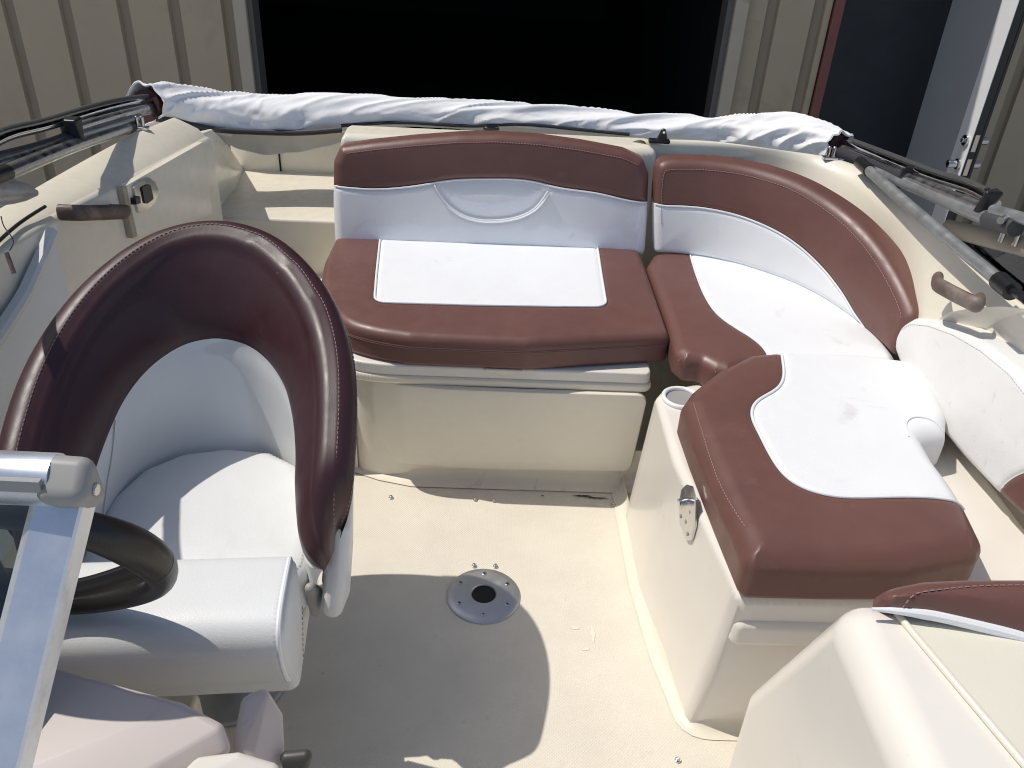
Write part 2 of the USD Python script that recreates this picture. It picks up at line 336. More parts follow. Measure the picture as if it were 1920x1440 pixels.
    for k, p in enumerate(panels, 1):
        lab_top[shapely.contains_xy(p[1], ct[:, 0], ct[:, 1])] = k
        s_in = shapely.contains_xy(p[1], mid_in[:, 0], mid_in[:, 1]); lab_side[s_in[own]] = k
    lab = np.r_[lab_top, lab_side, np.zeros(len(Bt), int)]
    out = []
    for k in range(len(panels)+1):
        f = allF[lab == k]
        if not len(f): continue
        u, inv = np.unique(f, return_inverse=True)
        out.append((k, X[u], inv.reshape(-1, 3), N[u]))
    return out, height
def lift(height, m3d, line, extra=0.0):
    q = np.asarray(line, float); V = np.c_[q, height(q)+extra]
    return V if m3d is None else m3d(V)
def stitch(parent, P3, m='thread', r=0.0008, dash=0.0055, gap=0.0035, name='stitching'):
    p = polyres(P3, dash+gap); d = np.diff(p, axis=0)
    ms = [tube([p[i], p[i]+d[i]*dash/(dash+gap)], r, 4) for i in range(len(d))]
    obj(name, cat(ms), m, parent, smooth=False)
def upholster(parent, P, t, rh, names, base, panels=(), m3d=None, **kw):
    """names[0] the main part; each panel its own part."""
    out, h = cushion(P, t, rh, panels=panels, base=base, m3d=m3d, **kw)
    mats = [base] + [p[2] for p in panels]; nm = list(names) + [p[0] for p in panels]
    for k, v, f, n in out: obj(nm[k], (v, f), mats[k], parent, normals=n)
    return h
def inside_line(line, P, inset=0.0):
    g = line.intersection(P.buffer(-inset)) if inset else line.intersection(P)
    if g.geom_type != 'LineString': g = shapely.ops.linemerge(g) if g.geom_type == 'MultiLineString' else g
    if g.geom_type == 'MultiLineString': g = max(g.geoms, key=lambda s: s.length)
    return np.array(g.coords)[:, :2]
import shapely.ops

# ================================================================== GROUND AND BUILDING
GZ = -0.80
ground = obj('ground', grid(np.stack(list(np.meshgrid(np.linspace(-150, 150, 31), np.linspace(-150, 150, 31), indexing='ij')) + [np.full((31, 31), GZ)], -1)), 'concrete', smooth=False)
tag(stage.GetPrimAtPath(ground), kind='structure')
WY = 5.2                                                              # face of the building's wall
bd = thing('metal_building', 'tan ribbed metal building behind the boat with a dark open bay', 'building', (0, WY, GZ))
TOP = 3.0
def wx(px, py=0): return ony(px, py, WY)[0]
XL, XR, DL, DR = wx(480), wx(1352), wx(1584), wx(1792)
def siding(x0, x1, grooves, parent):
    """proud flat panels with recessed grooves between them"""
    edges = [x0] + [g for c in grooves for g in (c-0.026, c+0.026)] + [x1]
    for a, b in zip(edges[0::2], edges[1::2]):
        if b-a < 0.01: continue
        pl = Polygon([(a, 0.02), (a+0.008, 0), (b-0.008, 0), (b, 0.02)])
        m = trimesh.creation.extrude_polygon(pl, TOP-GZ+0.05, engine='earcut'); m.apply_translation([0, WY, GZ])
        obj('siding_panel', m, 'siding', parent, smooth=False)
    obj('wall', box(x0-0.002, x1+0.002, WY+0.021, WY+0.12, GZ, TOP+0.05), 'siding_groove', parent, smooth=False)
lg = [wx(p) for p in (424, 324, 228, 119, 12)]
while lg[-1] > -9: lg.append(lg[-1]-0.305)
siding(-9.2, wx(440), sorted(lg), bd)
siding(wx(1404), wx(1566), [wx(1452), wx(1540)], bd)
rg = [wx(1960)+0.305*i for i in range(0, 18)]
siding(wx(1822), 9.0, rg, bd)
obj('bay_trim', rbox(wx(437), wx(462), WY-0.03, WY+0.10, GZ, TOP, 0.006), 'trim_tan', bd)
obj('bay_trim', rbox(wx(1378), wx(1405), WY-0.03, WY+0.10, GZ, TOP, 0.006), 'trim_tan', bd)
obj('bay_jamb', box(wx(462), wx(472), WY-0.002, WY+0.14, GZ, TOP), 'jamb_grey', bd, smooth=False)
obj('bay_jamb', box(wx(1366), wx(1378), WY-0.002, WY+0.14, GZ, TOP), 'jamb_grey', bd, smooth=False)
obj('door_jamb', box(wx(1566), wx(1584), WY-0.02, WY+0.25, GZ, TOP-0.5), 'red_trim', bd, smooth=False)
obj('door_jamb', box(wx(1796), wx(1822), WY+0.015, WY+0.05, GZ, TOP-0.5), 'jamb_grey', bd, smooth=False)
obj('header', box(-9.2, 9.0, WY-0.02, WY+0.12, TOP+0.05, TOP+0.5), 'siding', bd, smooth=False)
obj('header', box(wx(1566), wx(1822), WY+0.001, WY+0.12, TOP-0.5, TOP+0.05), 'siding', bd, smooth=False)
obj('roof', box(-9.4, 9.2, WY-0.16, WY+9.2, TOP+0.5, TOP+0.6), 'siding', bd, smooth=False)
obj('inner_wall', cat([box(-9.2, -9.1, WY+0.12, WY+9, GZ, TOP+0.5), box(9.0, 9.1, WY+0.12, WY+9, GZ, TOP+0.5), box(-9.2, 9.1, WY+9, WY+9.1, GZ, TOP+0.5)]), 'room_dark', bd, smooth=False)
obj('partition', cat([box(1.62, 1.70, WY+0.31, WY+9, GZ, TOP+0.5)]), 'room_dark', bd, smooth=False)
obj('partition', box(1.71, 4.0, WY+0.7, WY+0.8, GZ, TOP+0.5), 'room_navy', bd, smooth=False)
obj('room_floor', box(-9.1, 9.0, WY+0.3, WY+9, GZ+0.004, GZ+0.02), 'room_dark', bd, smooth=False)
# open entry door, hinged on the right jamb and swung out
hinge = np.array([DR+0.012, WY-0.03]); freep = np.array([2.585, 4.52]); dv = freep-hinge; ang = math.atan2(dv[1], dv[0]); DW = float(np.linalg.norm(dv))
dr = thing('entry_door', 'open entry door with chrome lockset, shaded face painted grey and sunlit edge painted white, right of the red jamb', 'door', (hinge[0], hinge[1], GZ))
def dplace(m):
    m = m if isinstance(m, trimesh.Trimesh) else trimesh.Trimesh(*meshkit.arrays(m)[:2], process=False)
    T = trimesh.transformations.rotation_matrix(ang, [0, 0, 1]); m = m.copy(); m.apply_transform(T); m.apply_translation([hinge[0], hinge[1], 0]); return m
obj('door_leaf', dplace(rbox(0, DW-0.004, -0.044, -0.002, GZ+0.02, 1.30, 0.003)), 'shaded_door_paint', dr)
obj('sunlit_strip', dplace(box(DW-0.15, DW-0.0037, -0.0462, -0.0435, GZ+0.02, 1.30)), 'white_paint', dr, smooth=False)  # sunlit end of the leaf, its light painted on as white
obj('shaded_edge', dplace(box(DW-0.0035, DW, -0.042, -0.004, GZ+0.02, 1.30)), 'black_plastic', dr, smooth=False)  # shade on the leaf's end face, painted black
obj('weather_strip', dplace(box(DW-0.05, DW+0.001, -0.0015, 0.012, GZ+0.02, 1.30)), 'black_plastic', dr, smooth=False)
zk, zd = 0.155, 0.285
for z, nm in ((zk, 'door_knob'), (zd, 'deadbolt')):
    l = -0.11 if nm == 'door_knob' else -0.075
    k = group_part(nm, dr)
    obj('rose', dplace(cyl((DW-0.055, -0.0445, z), (DW-0.055, -0.060, z), 0.030, 20, 0.004)), 'steel', k)
    obj('knob', dplace(cyl((DW-0.055, -0.059, z), (DW-0.055, l, z), 0.022 if nm == 'door_knob' else 0.014, 18, 0.008)), 'steel', k)
    obj('latch_plate', dplace(box(DW+0.0005, DW+0.003, -0.036, -0.012, z-0.045, z+0.045)), 'steel', k, smooth=False)
    obj('outer_knob', dplace(cyl((DW-0.055, -0.0015, z), (DW-0.055, 0.07, z), 0.022, 18, 0.008)), 'steel', k)

# ================================================================== THE BOAT
boat = thing('boat', 'cream fibreglass motor boat whose open cockpit fills the picture', 'boat', (0, 1.5, GZ))
# ---- cockpit sole
xs = np.linspace(-1.0, 1.08, 40); ys = np.linspace(-0.1, 1.93, 56)
Pf = np.stack(list(np.meshgrid(xs, ys, indexing='ij')) + [np.zeros((40, 56))], -1)
obj('cockpit_floor', grid(Pf), 'gelcoat_floor', boat, smooth=True)
def cove(path, n_in, r, m, name, label=None):
    """concave fillet along a path on the floor; n_in points from the wall into the cockpit"""
    p = np.asarray(path, float); n = np.asarray(n_in, float)
    a = np.linspace(0, np.pi/2, 8)
    P = p[:, None, :] + (r*(1-np.sin(a)))[None, :, None]*n[:, None, :] + np.array([0, 0, 1.0])*(r*(1-np.cos(a)))[None, :, None] + np.array([0, 0, 0.002])
    g = grid(P); obj(name, cat([g]), m, boat, smooth=True, label=label)
# ---- lounge base, port side: a moulded box with rounded corners
LB = smoothpoly(zpoly(0.40, [(1228, 742), (1240, 728)]) + [(0.60, 1.86), (0.62, 2.6), (1.12, 2.6), (1.12, 1.095), (0.470, 1.095)] + zpoly(0.40, [(1262, 860)]), 0.012)
cup = Point(*onz(1277, 747, 0.40)[:2]).buffer(0.043)
def drafted(V):                                                       # walls lean out towards the floor
    V = V.copy(); s = np.clip((0.37-V[:, 2])/0.37, 0, 1)
    V[:, 0] -= 0.028*s*np.clip((0.8-V[:, 0])/0.3, 0, 1); V[:, 1] += 0.02*s*np.clip((1.4-V[:, 1])/0.3, 0, 1); return V
LBc = LB.difference(cup)
out, _ = cushion(LB, 0.40, 0.022, m3d=drafted, step=0.03, groove=0, rb=0.002)
obj('lounge_base', (out[0][1], out[0][2]), 'gelcoat_white', boat, normals=out[0][3])
fp = np.array(LineString([(0.384, 1.90), (0.390, 1.50), (0.410, 1.28), (0.434, 1.16), (0.437, 1.120), (0.446, 1.106), (0.475, 1.104), (0.52, 1.104), (1.05, 1.104)]).coords); fp = polyres(fp, 0.012)
fp = fp + 0.012*np.array([1.0, 0.9])
for _ in range(3): fp[1:-1] = (fp[:-2]+2*fp[1:-1]+fp[2:])/4
ft = np.gradient(fp, axis=0); ft /= np.linalg.norm(ft, axis=1, keepdims=True)
cove(np.c_[fp, np.zeros(len(fp))], np.c_[ft[:, 1], -ft[:, 0], np.zeros(len(fp))], 0.034, 'gelcoat', 'floor_fillet')
# recess line below the rim on its forward end
obj('rim_moulding', sphull([(0.492, 1.104, 0.322), (1.10, 1.100, 0.322), (0.490, 1.104, 0.292), (1.10, 1.100, 0.292)], 0.018), 'gelcoat_white', boat)
# cup holder
cc = onz(1277, 747, 0.402)
ring = tube(np.array([[cc[0]+0.043*math.cos(a), cc[1]+0.043*math.sin(a), 0.404] for a in np.linspace(0, 2*np.pi, 41)]), 0.006, 10, caps=False)
ch = group_part('cup_holder', boat)
obj('rim', ring, 'white_paint', ch); obj('bottom', cyl((cc[0], cc[1], 0.400), (cc[0], cc[1], 0.4015), 0.040, 28), 'grey_plastic', ch)
# steel door catch on the base's inner face
def roundpx(pts): return np.array(Polygon(pts).buffer(-4).buffer(4, quad_segs=5).exterior.coords)[:-1]
def base_face(px, py):
    x = 0.43
    for _ in range(12):
        p = onx(px, py, x); x = float(np.interp(p[1], [1.095, 1.5, 1.75], [0.470, 0.418, 0.41]) - 0.028*np.clip((0.37-p[2])/0.37, 0, 1))
    return onx(px, py, x-0.0015)
cpl = group_part('table_bracket', boat, 'polished steel bracket plate on the lounge base')
pl2 = [base_face(*p) for p in roundpx([(1281, 918), (1291, 908), (1300, 912), (1308, 938), (1307, 985), (1299, 1014), (1290, 1013), (1278, 982), (1276, 945)])]
pm = m3.Manifold.hull_points(np.vstack([np.array(pl2), np.array(pl2)+[-0.004, 0, 0]])); obj('plate', pm, 'steel', cpl, smooth=False)
b0 = base_face(1291, 940); obj('stud', cyl(b0+[-0.003, 0, 0], b0+[-0.022, -0.006, 0], 0.009, 16, 0.003), 'steel', cpl)
for p in [(1280, 968), (1298, 960), (1293, 1001), (1290, 978)]:
    q = base_face(*p); obj('screw', cyl(q+[-0.003, 0, 0], q+[-0.006, 0, 0], 0.0045, 10), 'grey_tube', cpl)

# ---- bench base
BX0, BX1 = -0.40, 0.424
BB = smoothpoly([(BX0, 2.5)] + chaikin([(BX0, 2.2), (BX0, 1.99), (-0.385, 1.905), (-0.30, 1.872), (-0.15, 1.872)], 4) + [(BX1, 1.872), (BX1, 2.5)], 0.02)
bb = group_part('bench_base', boat)
def lowered(dz, dy=0.0):
    def f(V): V = V.copy(); V[:, 2] += dz; V[:, 1] += dy; return V
    return f
out, _ = cushion(BB.buffer(-0.03), 0.33, 0.004, step=0.03, groove=0, rb=0.004, m3d=lowered(0.0)); obj('carcass', (out[0][1], out[0][2]), 'gelcoat', bb, normals=out[0][3])
lip = smoothpoly(list(BB.exterior.coords), 0).buffer(0.008, quad_segs=8)
out, _ = cushion(lip, 0.028, 0.014, step=0.02, groove=0, rb=0.012, m3d=lowered(0.335)); obj('lower_lip', (out[0][1], out[0][2]), 'gelcoat', bb, normals=out[0][3])
out, _ = cushion(BB.buffer(0.002), 0.031, 0.008, step=0.02, groove=0, rb=0.004, m3d=lowered(0.362)); obj('seat_lid', (out[0][1], out[0][2]), 'gelcoat_white', bb, normals=out[0][3])
# finger scoop: a shallow dark dish under the cushion edge
sc = ony(945, 684, 1.864); obj('finger_scoop', sphull([(sc[0]-0.045, 1.868, 0.390), (sc[0]+0.045, 1.868, 0.390), (sc[0], 1.868, 0.379)], 0.0045), 'gelcoat_step', bb)
# bowed access panel with rounded lower corners
uvp = smoothpoly([(-0.39, 0.052), (0.412, 0.06), (0.422, 0.338), (-0.39, 0.338)], 0.0)
uvp = uvp.buffer(-0.03).buffer(0.03, quad_segs=10)
def onfront(V):
    x, z, w = V[:, 0], V[:, 1], V[:, 2]
    bow = np.interp(x, [-0.5, -0.36, -0.30, -0.22, -0.1, 0.1, 0.42], [2.02, 1.925, 1.887, 1.862, 1.850, 1.848, 1.852])
    return np.stack([x, bow + 0.03*(0.34-z)/0.3 - w + 0.018, z], 1)
out, _ = cushion(uvp, 0.016, 0.006, step=0.016, groove=0, rb=0.002, m3d=lambda V: onfront(V))
obj('access_panel', (out[0][1], out[0][2]), 'gelcoat', bb, normals=out[0][3])
# riser behind the toe kick, and the dirt caught in its corner
obj('toe_kick', grid(np.stack([np.stack([xs_, np.interp(xs_, [-0.45, -0.3, -0.2, 0.45], [2.0, 1.93, 1.905, 1.905]) - dy, np.full_like(xs_, z)], 1) for xs_ in [np.linspace(-0.45, 0.45, 30)] for dy, z in ((0.045, 0.003), (0.02, 0.008), (0.006, 0.022), (0.0, 0.05), (0.0, 0.12))])), 'gelcoat_step', boat, smooth=True)

# ---- transom moulding behind the bench backrest, and the walk-through on the left
TZ = 0.748
tm = smoothpoly([(-0.475, 2.555), (0.44, 2.555), (0.50, 2.56), (0.50, 2.72), (-0.475, 2.72)], 0.015)
def tmap(V): V = V.copy(); V[:, 1] += 0.06*np.clip((V[:, 2]-0.45)/0.35, 0, 1)*np.clip((2.72-V[:, 1])/0.1, 0, 1)*0.8; return V
out, _ = cushion(tm, TZ+0.012, 0.03, step=0.03, groove=0, rb=0.004, m3d=tmap); obj('transom_moulding', (out[0][1], out[0][2]), 'gelcoat', boat, normals=out[0][3])
obj('walkway_floor', box(-1.0, -0.36, 1.931, 2.79, 0.0, 0.20), 'gelcoat_step', boat, smooth=False)
st = m3.Manifold.batch_hull([m3.Manifold.sphere(0.012, 12).translate(p) for p in [(-1.02, 2.79, 0.395), (-0.45, 2.79, 0.395), (-1.02, 3.34, 0.395), (-0.45, 3.34, 0.395), (-1.02, 2.79, 0.0), (-0.45, 2.79, 0.0), (-1.02, 3.34, 0.0), (-0.45, 3.34, 0.0)]])
obj('walkway_step', st, 'gelcoat', boat)
obj('transom_wall', rbox(-1.02, -0.478, 3.26, 3.36, 0.3, 0.66, 0.015), 'gelcoat', boat)
sm = onz(553, 302, 0.5); obj('transom_seam', box(-0.835, -0.829, 3.255, 3.262, 0.41, 0.62), 'dark_hole', boat, smooth=False)

# ---- starboard (left) side: inner wall, gunwale and locker
def loft(stations, name, m, parent=boat, smooth=40):
    """stations: list of profiles (same number of 3D points), splined along the boat"""
    S = np.array(stations, float); t = np.arange(len(S)); cs = CubicSpline(t, S, axis=0, bc_type='natural')
    return obj(name, grid(cs(np.linspace(0, len(S)-1, 60))), m, parent, smooth=smooth)
def arcpts(c, r, a0, a1, n): return [(c[0]+r*math.cos(a), c[1]+r*math.sin(a)) for a in np.linspace(a0, a1, n)]
def gun(y, xi, zi, xo, zo, side, zbot=0.0, out_drop=0.6, draft=0.0):
    """profile from the inner foot over the coaming to the outer hull; x measured outboard"""
    pr = [(xi+draft, zbot), (xi+draft*0.5, (zbot+zi)/2), (xi, zi-0.05)] + [(xi+0.02-0.02*math.cos(a), zi-0.02+0.02*math.sin(a)) for a in np.linspace(0.15, 1.5, 6)]
    pr += [(xi+0.3*(xo-xi), zi+0.35*(zo-zi)+0.004), (xi+0.7*(xo-xi), zi+0.75*(zo-zi)+0.006)]
    pr += [(xo-0.02+0.02*math.sin(a), zo-0.02+0.02*math.cos(a)) for a in np.linspace(0.1, 1.5, 6)]
    pr += [(xo+0.01, zo-0.06), (xo+0.0, zo-0.3), (xo-0.15, zo-0.75), (xo*0.45, GZ+0.08), (0.001, GZ+0.02)]
    return [(side*x, y, z) for x, z in pr]
L = [gun(-0.3, 0.93, 0.86, 1.00, 0.88, -1), gun(0.5, 1.0, 0.84, 1.09, 0.86, -1), gun(1.2, 1.02, 0.81, 1.12, 0.83, -1), gun(1.86, 0.985, 0.775, 1.10, 0.80, -1), gun(2.15, 0.955, 0.75, 1.09, 0.785, -1), gun(2.45, 0.925, 0.725, 1.06, 0.775, -1), gun(2.72, 0.905, 0.70, 1.03, 0.755, -1)]
loft(L, 'starboard_side', 'gelcoat')
qa, qb, qc, qd = onz(390, 404, 0.395), onz(460, 320, 0.395), ony(374, 258, 2.72), ony(402, 247, 2.80)
qq = np.array([qa, qb, qc, qd, ony(430, 275, 2.98)])
obj('quarter_moulding', sphull(np.vstack([qq+[-0.012, 0, 0], qq+[-0.13, 0, -0.03], [qa+[-0.02, 0, -0.3], qb+[-0.02, 0, -0.3]]]), 0.008), 'gelcoat', boat, smooth=25)
# locker door on the left side wall
def lwall(px, py, off=0.0):
    lo, hi = 1.7, 2.72
    for _ in range(30):
        y = (lo+hi)/2; p = ony(px, py, y); xi = -np.interp(y, [1.86, 2.15, 2.45, 2.72], [0.985, 0.955, 0.925, 0.905])
        if p[0] > xi: lo = y
        else: hi = y
    p = ony(px, py, (lo+hi)/2); return p + np.array([off, 0, 0])
lk = group_part('locker', boat)
q = [lwall(*p) for p in [(224, 347), (369, 266), (388, 402), (245, 442)]]
ctr = np.mean(q, 0)
pts = []
for o in (0.0, 0.018):
    for p in q: pts.append(p + np.array([o, 0, 0]))
obj('locker_door', m3.Manifold.hull_points(np.array(pts)), 'gelcoat', lk, smooth=False)
hg = [lwall(218, 352), lwall(226, 347), lwall(246, 442), lwall(238, 446)]
obj('hinge_strip', m3.Manifold.hull_points(np.array([p+np.array([o, 0, 0]) for p in hg for o in (0.001, 0.016)])), 'trim_tan', lk, smooth=False)
def _unused_(pts): return np.array(Polygon(pts).buffer(-4).buffer(4, quad_segs=5).exterior.coords)[:-1]
lp = [lwall(px, py, 0.0185) for px, py in roundpx([(233, 350), (247, 337), (262, 332), (274, 340), (280, 356), (277, 374), (268, 386), (252, 397), (242, 399)])]
lat = group_part('latch', boat, 'oval polished latch plate with a dark pull on the locker door')
obj('plate', m3.Manifold.hull_points(np.array([p+np.array([o, 0, 0]) for p in lp for o in (0, 0.006)])), 'steel', lat, smooth=False)
pp = [lwall(px, py, 0.025) for px, py in roundpx([(246, 351), (262, 343), (269, 372), (253, 384)])]
obj('pull', m3.Manifold.hull_points(np.array([p+np.array([o, 0, 0]) for p in pp for o in (0, 0.003)])), 'black_plastic', lat, smooth=False)
ct = [lwall(px, py, 0.018) for px, py in [(231, 371), (240, 367), (241, 380), (232, 383)]]
obj('catch', m3.Manifold.hull_points(np.array([p+np.array([o, 0, 0]) for p in ct for o in (0, 0.014)])), 'black_plastic', lat, smooth=False)

def grab_handle(a, b, out_v, m, name, r=0.016):
    """D handle: two feet a, b on the wall, standing off along out_v"""
    a, b, o = np.asarray(a, float), np.asarray(b, float), np.asarray(out_v, float)
    d = b-a
    path = spline([a, a+o*0.6+d*0.005, a+o*0.95+d*0.05, a+o+d*0.16, a+o*1.04+d*0.5, b+o-d*0.16, b+o*0.95-d*0.05, b+o*0.6-d*0.005, b], 50)
    return obj(name, tube(path, np.full(50, r), 14, flat=0.72), m, boat)
a, b = lwall(112, 398), lwall(206, 396)
grab_handle(a, b, (0.045, 0, 0.0), 'worn_wood', 'grab_handle', 0.019)

# ---- port (right) side
Rr = [gun(-0.3, 0.98, 0.86, 1.06, 0.88, 1), gun(0.5, 1.06, 0.80, 1.14, 0.84, 1), gun(1.0, 1.09, 0.75, 1.16, 0.80, 1), gun(1.4, 1.075, 0.725, 1.16, 0.775, 1), gun(1.7, 1.045, 0.715, 1.145, 0.765, 1)]
PORT_IN = [tuple(onz(px, py, z)) for px, py, z in [(1222, 288, .735), (1300, 292, .73), (1400, 302, .722), (1500, 328, .71), (1585, 372, .695), (1650, 432, .675), (1695, 495, .65), (1722, 560, .62), (1734, 600, .60)]]
PORT_OUT = zpoly(0.765, [(1190, 264), (1330, 266), (1460, 282), (1560, 296), (1625, 318), (1700, 385), (1775, 452), (1850, 512), (1930, 580)])
inn, outp = spline(PORT_IN, 70), spline(PORT_OUT, 70)
prof = []
for s in range(70):
    i_, o_ = inn[s], outp[s]; d = (o_-i_[:2]); L_ = np.linalg.norm(d)
    zi = i_[2]
    row = [(i_[0]+0.0, i_[1]+0.0, 0.30), (i_[0], i_[1], 0.50), (i_[0], i_[1], zi-0.03), (i_[0]+d[0]/L_*0.006, i_[1]+d[1]/L_*0.006, zi-0.009), (i_[0]+d[0]/L_*0.02, i_[1]+d[1]/L_*0.02, zi)]
    row += [(i_[0]+d[0]*f_, i_[1]+d[1]*f_, zi+(0.765-zi)*f_+0.02*math.sin(f_*math.pi)) for f_ in (0.25, 0.5, 0.75, 0.92)]
    row += [(o_[0], o_[1], 0.765), (o_[0]+d[0]/L_*0.016, o_[1]+d[1]/L_*0.016, 0.755), (o_[0]+d[0]/L_*0.022, o_[1]+d[1]/L_*0.022, 0.735), (o_[0]+d[0]/L_*0.02, o_[1]+d[1]/L_*0.02, 0.40), (o_[0]*0.8, o_[1], -0.1), (o_[0]*0.3, o_[1], GZ+0.03)]
    prof.append(row)
obj('coaming', grid(np.array(prof)), 'gelcoat', boat, smooth=40)
e0 = prof[-1]
side2 = []
for t_ in np.linspace(0, 1, 30):
    y = e0[0][1]*(1-t_)+(-0.3)*t_
    sh = np.array([np.interp(y, [-0.3, 0.5, 1.0, 1.4, 1.62, e0[0][1]], [0.0, 0.15, 0.20, 0.20, 0.13, 0]), y-e0[0][1], np.interp(y, [-0.3, 0.8, e0[0][1]], [0.10, 0.05, 0])])
    side2.append([np.array(p)+sh*np.array([1, 1, 1 if p[2] > 0.35 else 0]) for p in e0])
obj('port_side', grid(np.array(side2)), 'gelcoat', boat, smooth=40)
a, b = onz(1758, 522, 0.725), onz(1836, 562, 0.735)
grab_handle(a, b, (-0.022, -0.042, 0.004), 'worn_pale_wood', 'grab_handle', 0.0175)
# transom closing plate
obj('transom', grid(np.array([[(x, 3.37, z) for z in (GZ+0.15+0.25*abs(x), 0.2, 0.40)] for x in np.linspace(-1.0, 1.0, 9)])), 'hull_white', boat, smooth=False)

# ---- table socket
tp = onz(907, 1114, 0.006); R = 0.089
tb = group_part('table_socket', boat)
prof_ = [(0.029, -0.10), (0.029, 0.006), (0.031, 0.0085), (0.070, 0.0085), (0.083, 0.006), (0.0885, 0.0025), (0.089, 0.001)]
A_ = np.linspace(0, 2*np.pi, 73)
obj('flange', grid(np.array([[(tp[0]+r_*math.cos(a), tp[1]+r_*math.sin(a), z) for r_, z in prof_] for a in A_]), flip=True), 'brushed_steel', tb)
obj('socket_well', cyl((tp[0], tp[1], 0.0035), (tp[0], tp[1], 0.0042), 0.0285, 28), 'dark_hole', tb)
for k in range(6):
    a = math.radians(90+60*k); c = tp[:2]+0.066*np.array([math.cos(a), math.sin(a)])
    obj('screw', cyl((c[0], c[1], 0.007), (c[0], c[1], 0.0105), 0.0058, 12, 0.001), 'steel', tb)
    obj('screw_slot', cat([box(c[0]-0.004, c[0]+0.004, c[1]-0.0007, c[1]+0.0007, 0.0106, 0.0109), box(c[0]-0.0007, c[0]+0.0007, c[1]-0.004, c[1]+0.004, 0.0107, 0.0110)]), 'dark_hole', tb, smooth=False)
# snap studs on the floor
for px, py in [(733, 932), (891, 936), (926, 938), (1150, 945), (889, 1060), (929, 1061), (1271, 1424)]:
    c = onz(px, py, 0.004)
    obj('snap_stud', cat([cyl((c[0], c[1], 0.0005), (c[0], c[1], 0.004), 0.0065, 14, 0.001), cyl((c[0], c[1], 0.004), (c[0], c[1], 0.009), 0.004, 12, 0.001)]), 'steel', boat)
# dirt caught in the corner under the bench, and a pale scuff on the floor
def blot(cx, cy, sx, sy, m, name, seed, z=0.004, n=48, rough=0.5):
    r2 = np.random.default_rng(seed); a = np.linspace(0, 2*np.pi, n, endpoint=False)
    rr = 1-rough*meshkit.fbm(np.c_[np.cos(a)*2.5, np.sin(a)*2.5, np.full(n, seed)], 4, seed)
    P = Polygon(np.c_[cx+sx*rr*np.cos(a), cy+sy*rr*np.sin(a)]).buffer(0)
    P = P if P.geom_type == 'Polygon' else max(P.geoms, key=lambda g: g.area)
    m_ = trimesh.creation.extrude_polygon(P, 0.0002, engine='earcut'); m_.apply_translation([0, 0, z]); obj(name, m_, m, boat, smooth=False)

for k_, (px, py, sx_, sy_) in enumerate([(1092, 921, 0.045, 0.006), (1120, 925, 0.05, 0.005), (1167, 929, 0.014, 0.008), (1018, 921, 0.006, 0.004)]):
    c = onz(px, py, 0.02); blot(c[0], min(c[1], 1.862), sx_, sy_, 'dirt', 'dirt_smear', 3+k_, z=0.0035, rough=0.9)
for k_, (px, py, sx_, sy_) in enumerate([(1112, 1188, 0.009, 0.034), (1078, 1176, 0.016, 0.008), (1098, 1216, 0.014, 0.007)]):
    c = onz(px, py, 0.002); blot(c[0], c[1], sx_, sy_, 'scuff', 'scuff_mark', 13+k_, z=0.0008, rough=0.8)
for k_, (px, py, sx_, sy_) in enumerate([(605, 1262, 0.006, 0.003), (712, 1247, 0.003, 0.002), (660, 1140, 0.003, 0.002)]):
    c = onz(px, py, 0.002); blot(c[0], c[1], sx_, sy_, 'dirt_thin', 'scuff_mark', 23+k_, z=0.0008, rough=0.9)

# ---- snap fittings on the aft deck
c = onz(921, 242, TZ+0.014); k = group_part('deck_fitting', boat)
obj('plate', trimesh.Trimesh(*(lambda m: (m.vertices*[1, 0.45, 1]+[c[0], c[1], 0], m.faces))(cyl((0, 0, TZ+0.011), (0, 0, TZ+0.020), 0.026, 24, 0.003)), process=False), 'black_plastic', k)
for s in (-1, 1): obj('screw', cyl((c[0]+s*0.016, c[1], TZ+0.020), (c[0]+s*0.016, c[1], TZ+0.022), 0.0035, 10), 'steel', k)
c = onz(1238, 262, 0.778); k = group_part('deck_hinge', boat)
obj('plate', rbox(c[0]-0.036, c[0]+0.03, c[1]-0.012, c[1]+0.012, 0.768, 0.780, 0.004), 'black_plastic', k)
obj('lug', sphull([(c[0]-0.004, c[1], 0.778), (c[0]+0.016, c[1], 0.778), (c[0]+0.006, c[1], 0.805)], 0.008), 'black_plastic', k)
obj('pin', cyl((c[0]+0.006, c[1]-0.012, 0.804), (c[0]+0.006, c[1]+0.012, 0.804), 0.004, 12), 'steel', k)
def yoke(c, parent, name='deck_clip'):
    k = group_part(name, parent)
    obj('foot', rbox(c[0]-0.022, c[0]+0.022, c[1]-0.012, c[1]+0.012, c[2]-0.004, c[2]+0.004, 0.002), 'steel', k)
    for s in (-1, 1): obj('cheek', sphull([(c[0]+s*0.008, c[1], c[2]+0.004), (c[0]+s*0.008, c[1], c[2]+0.030)], [0.005, 0.006]), 'steel', k)
yoke(onz(264, 240, 0.775), boat); yoke(onz(1556, 296, 0.768), boat)

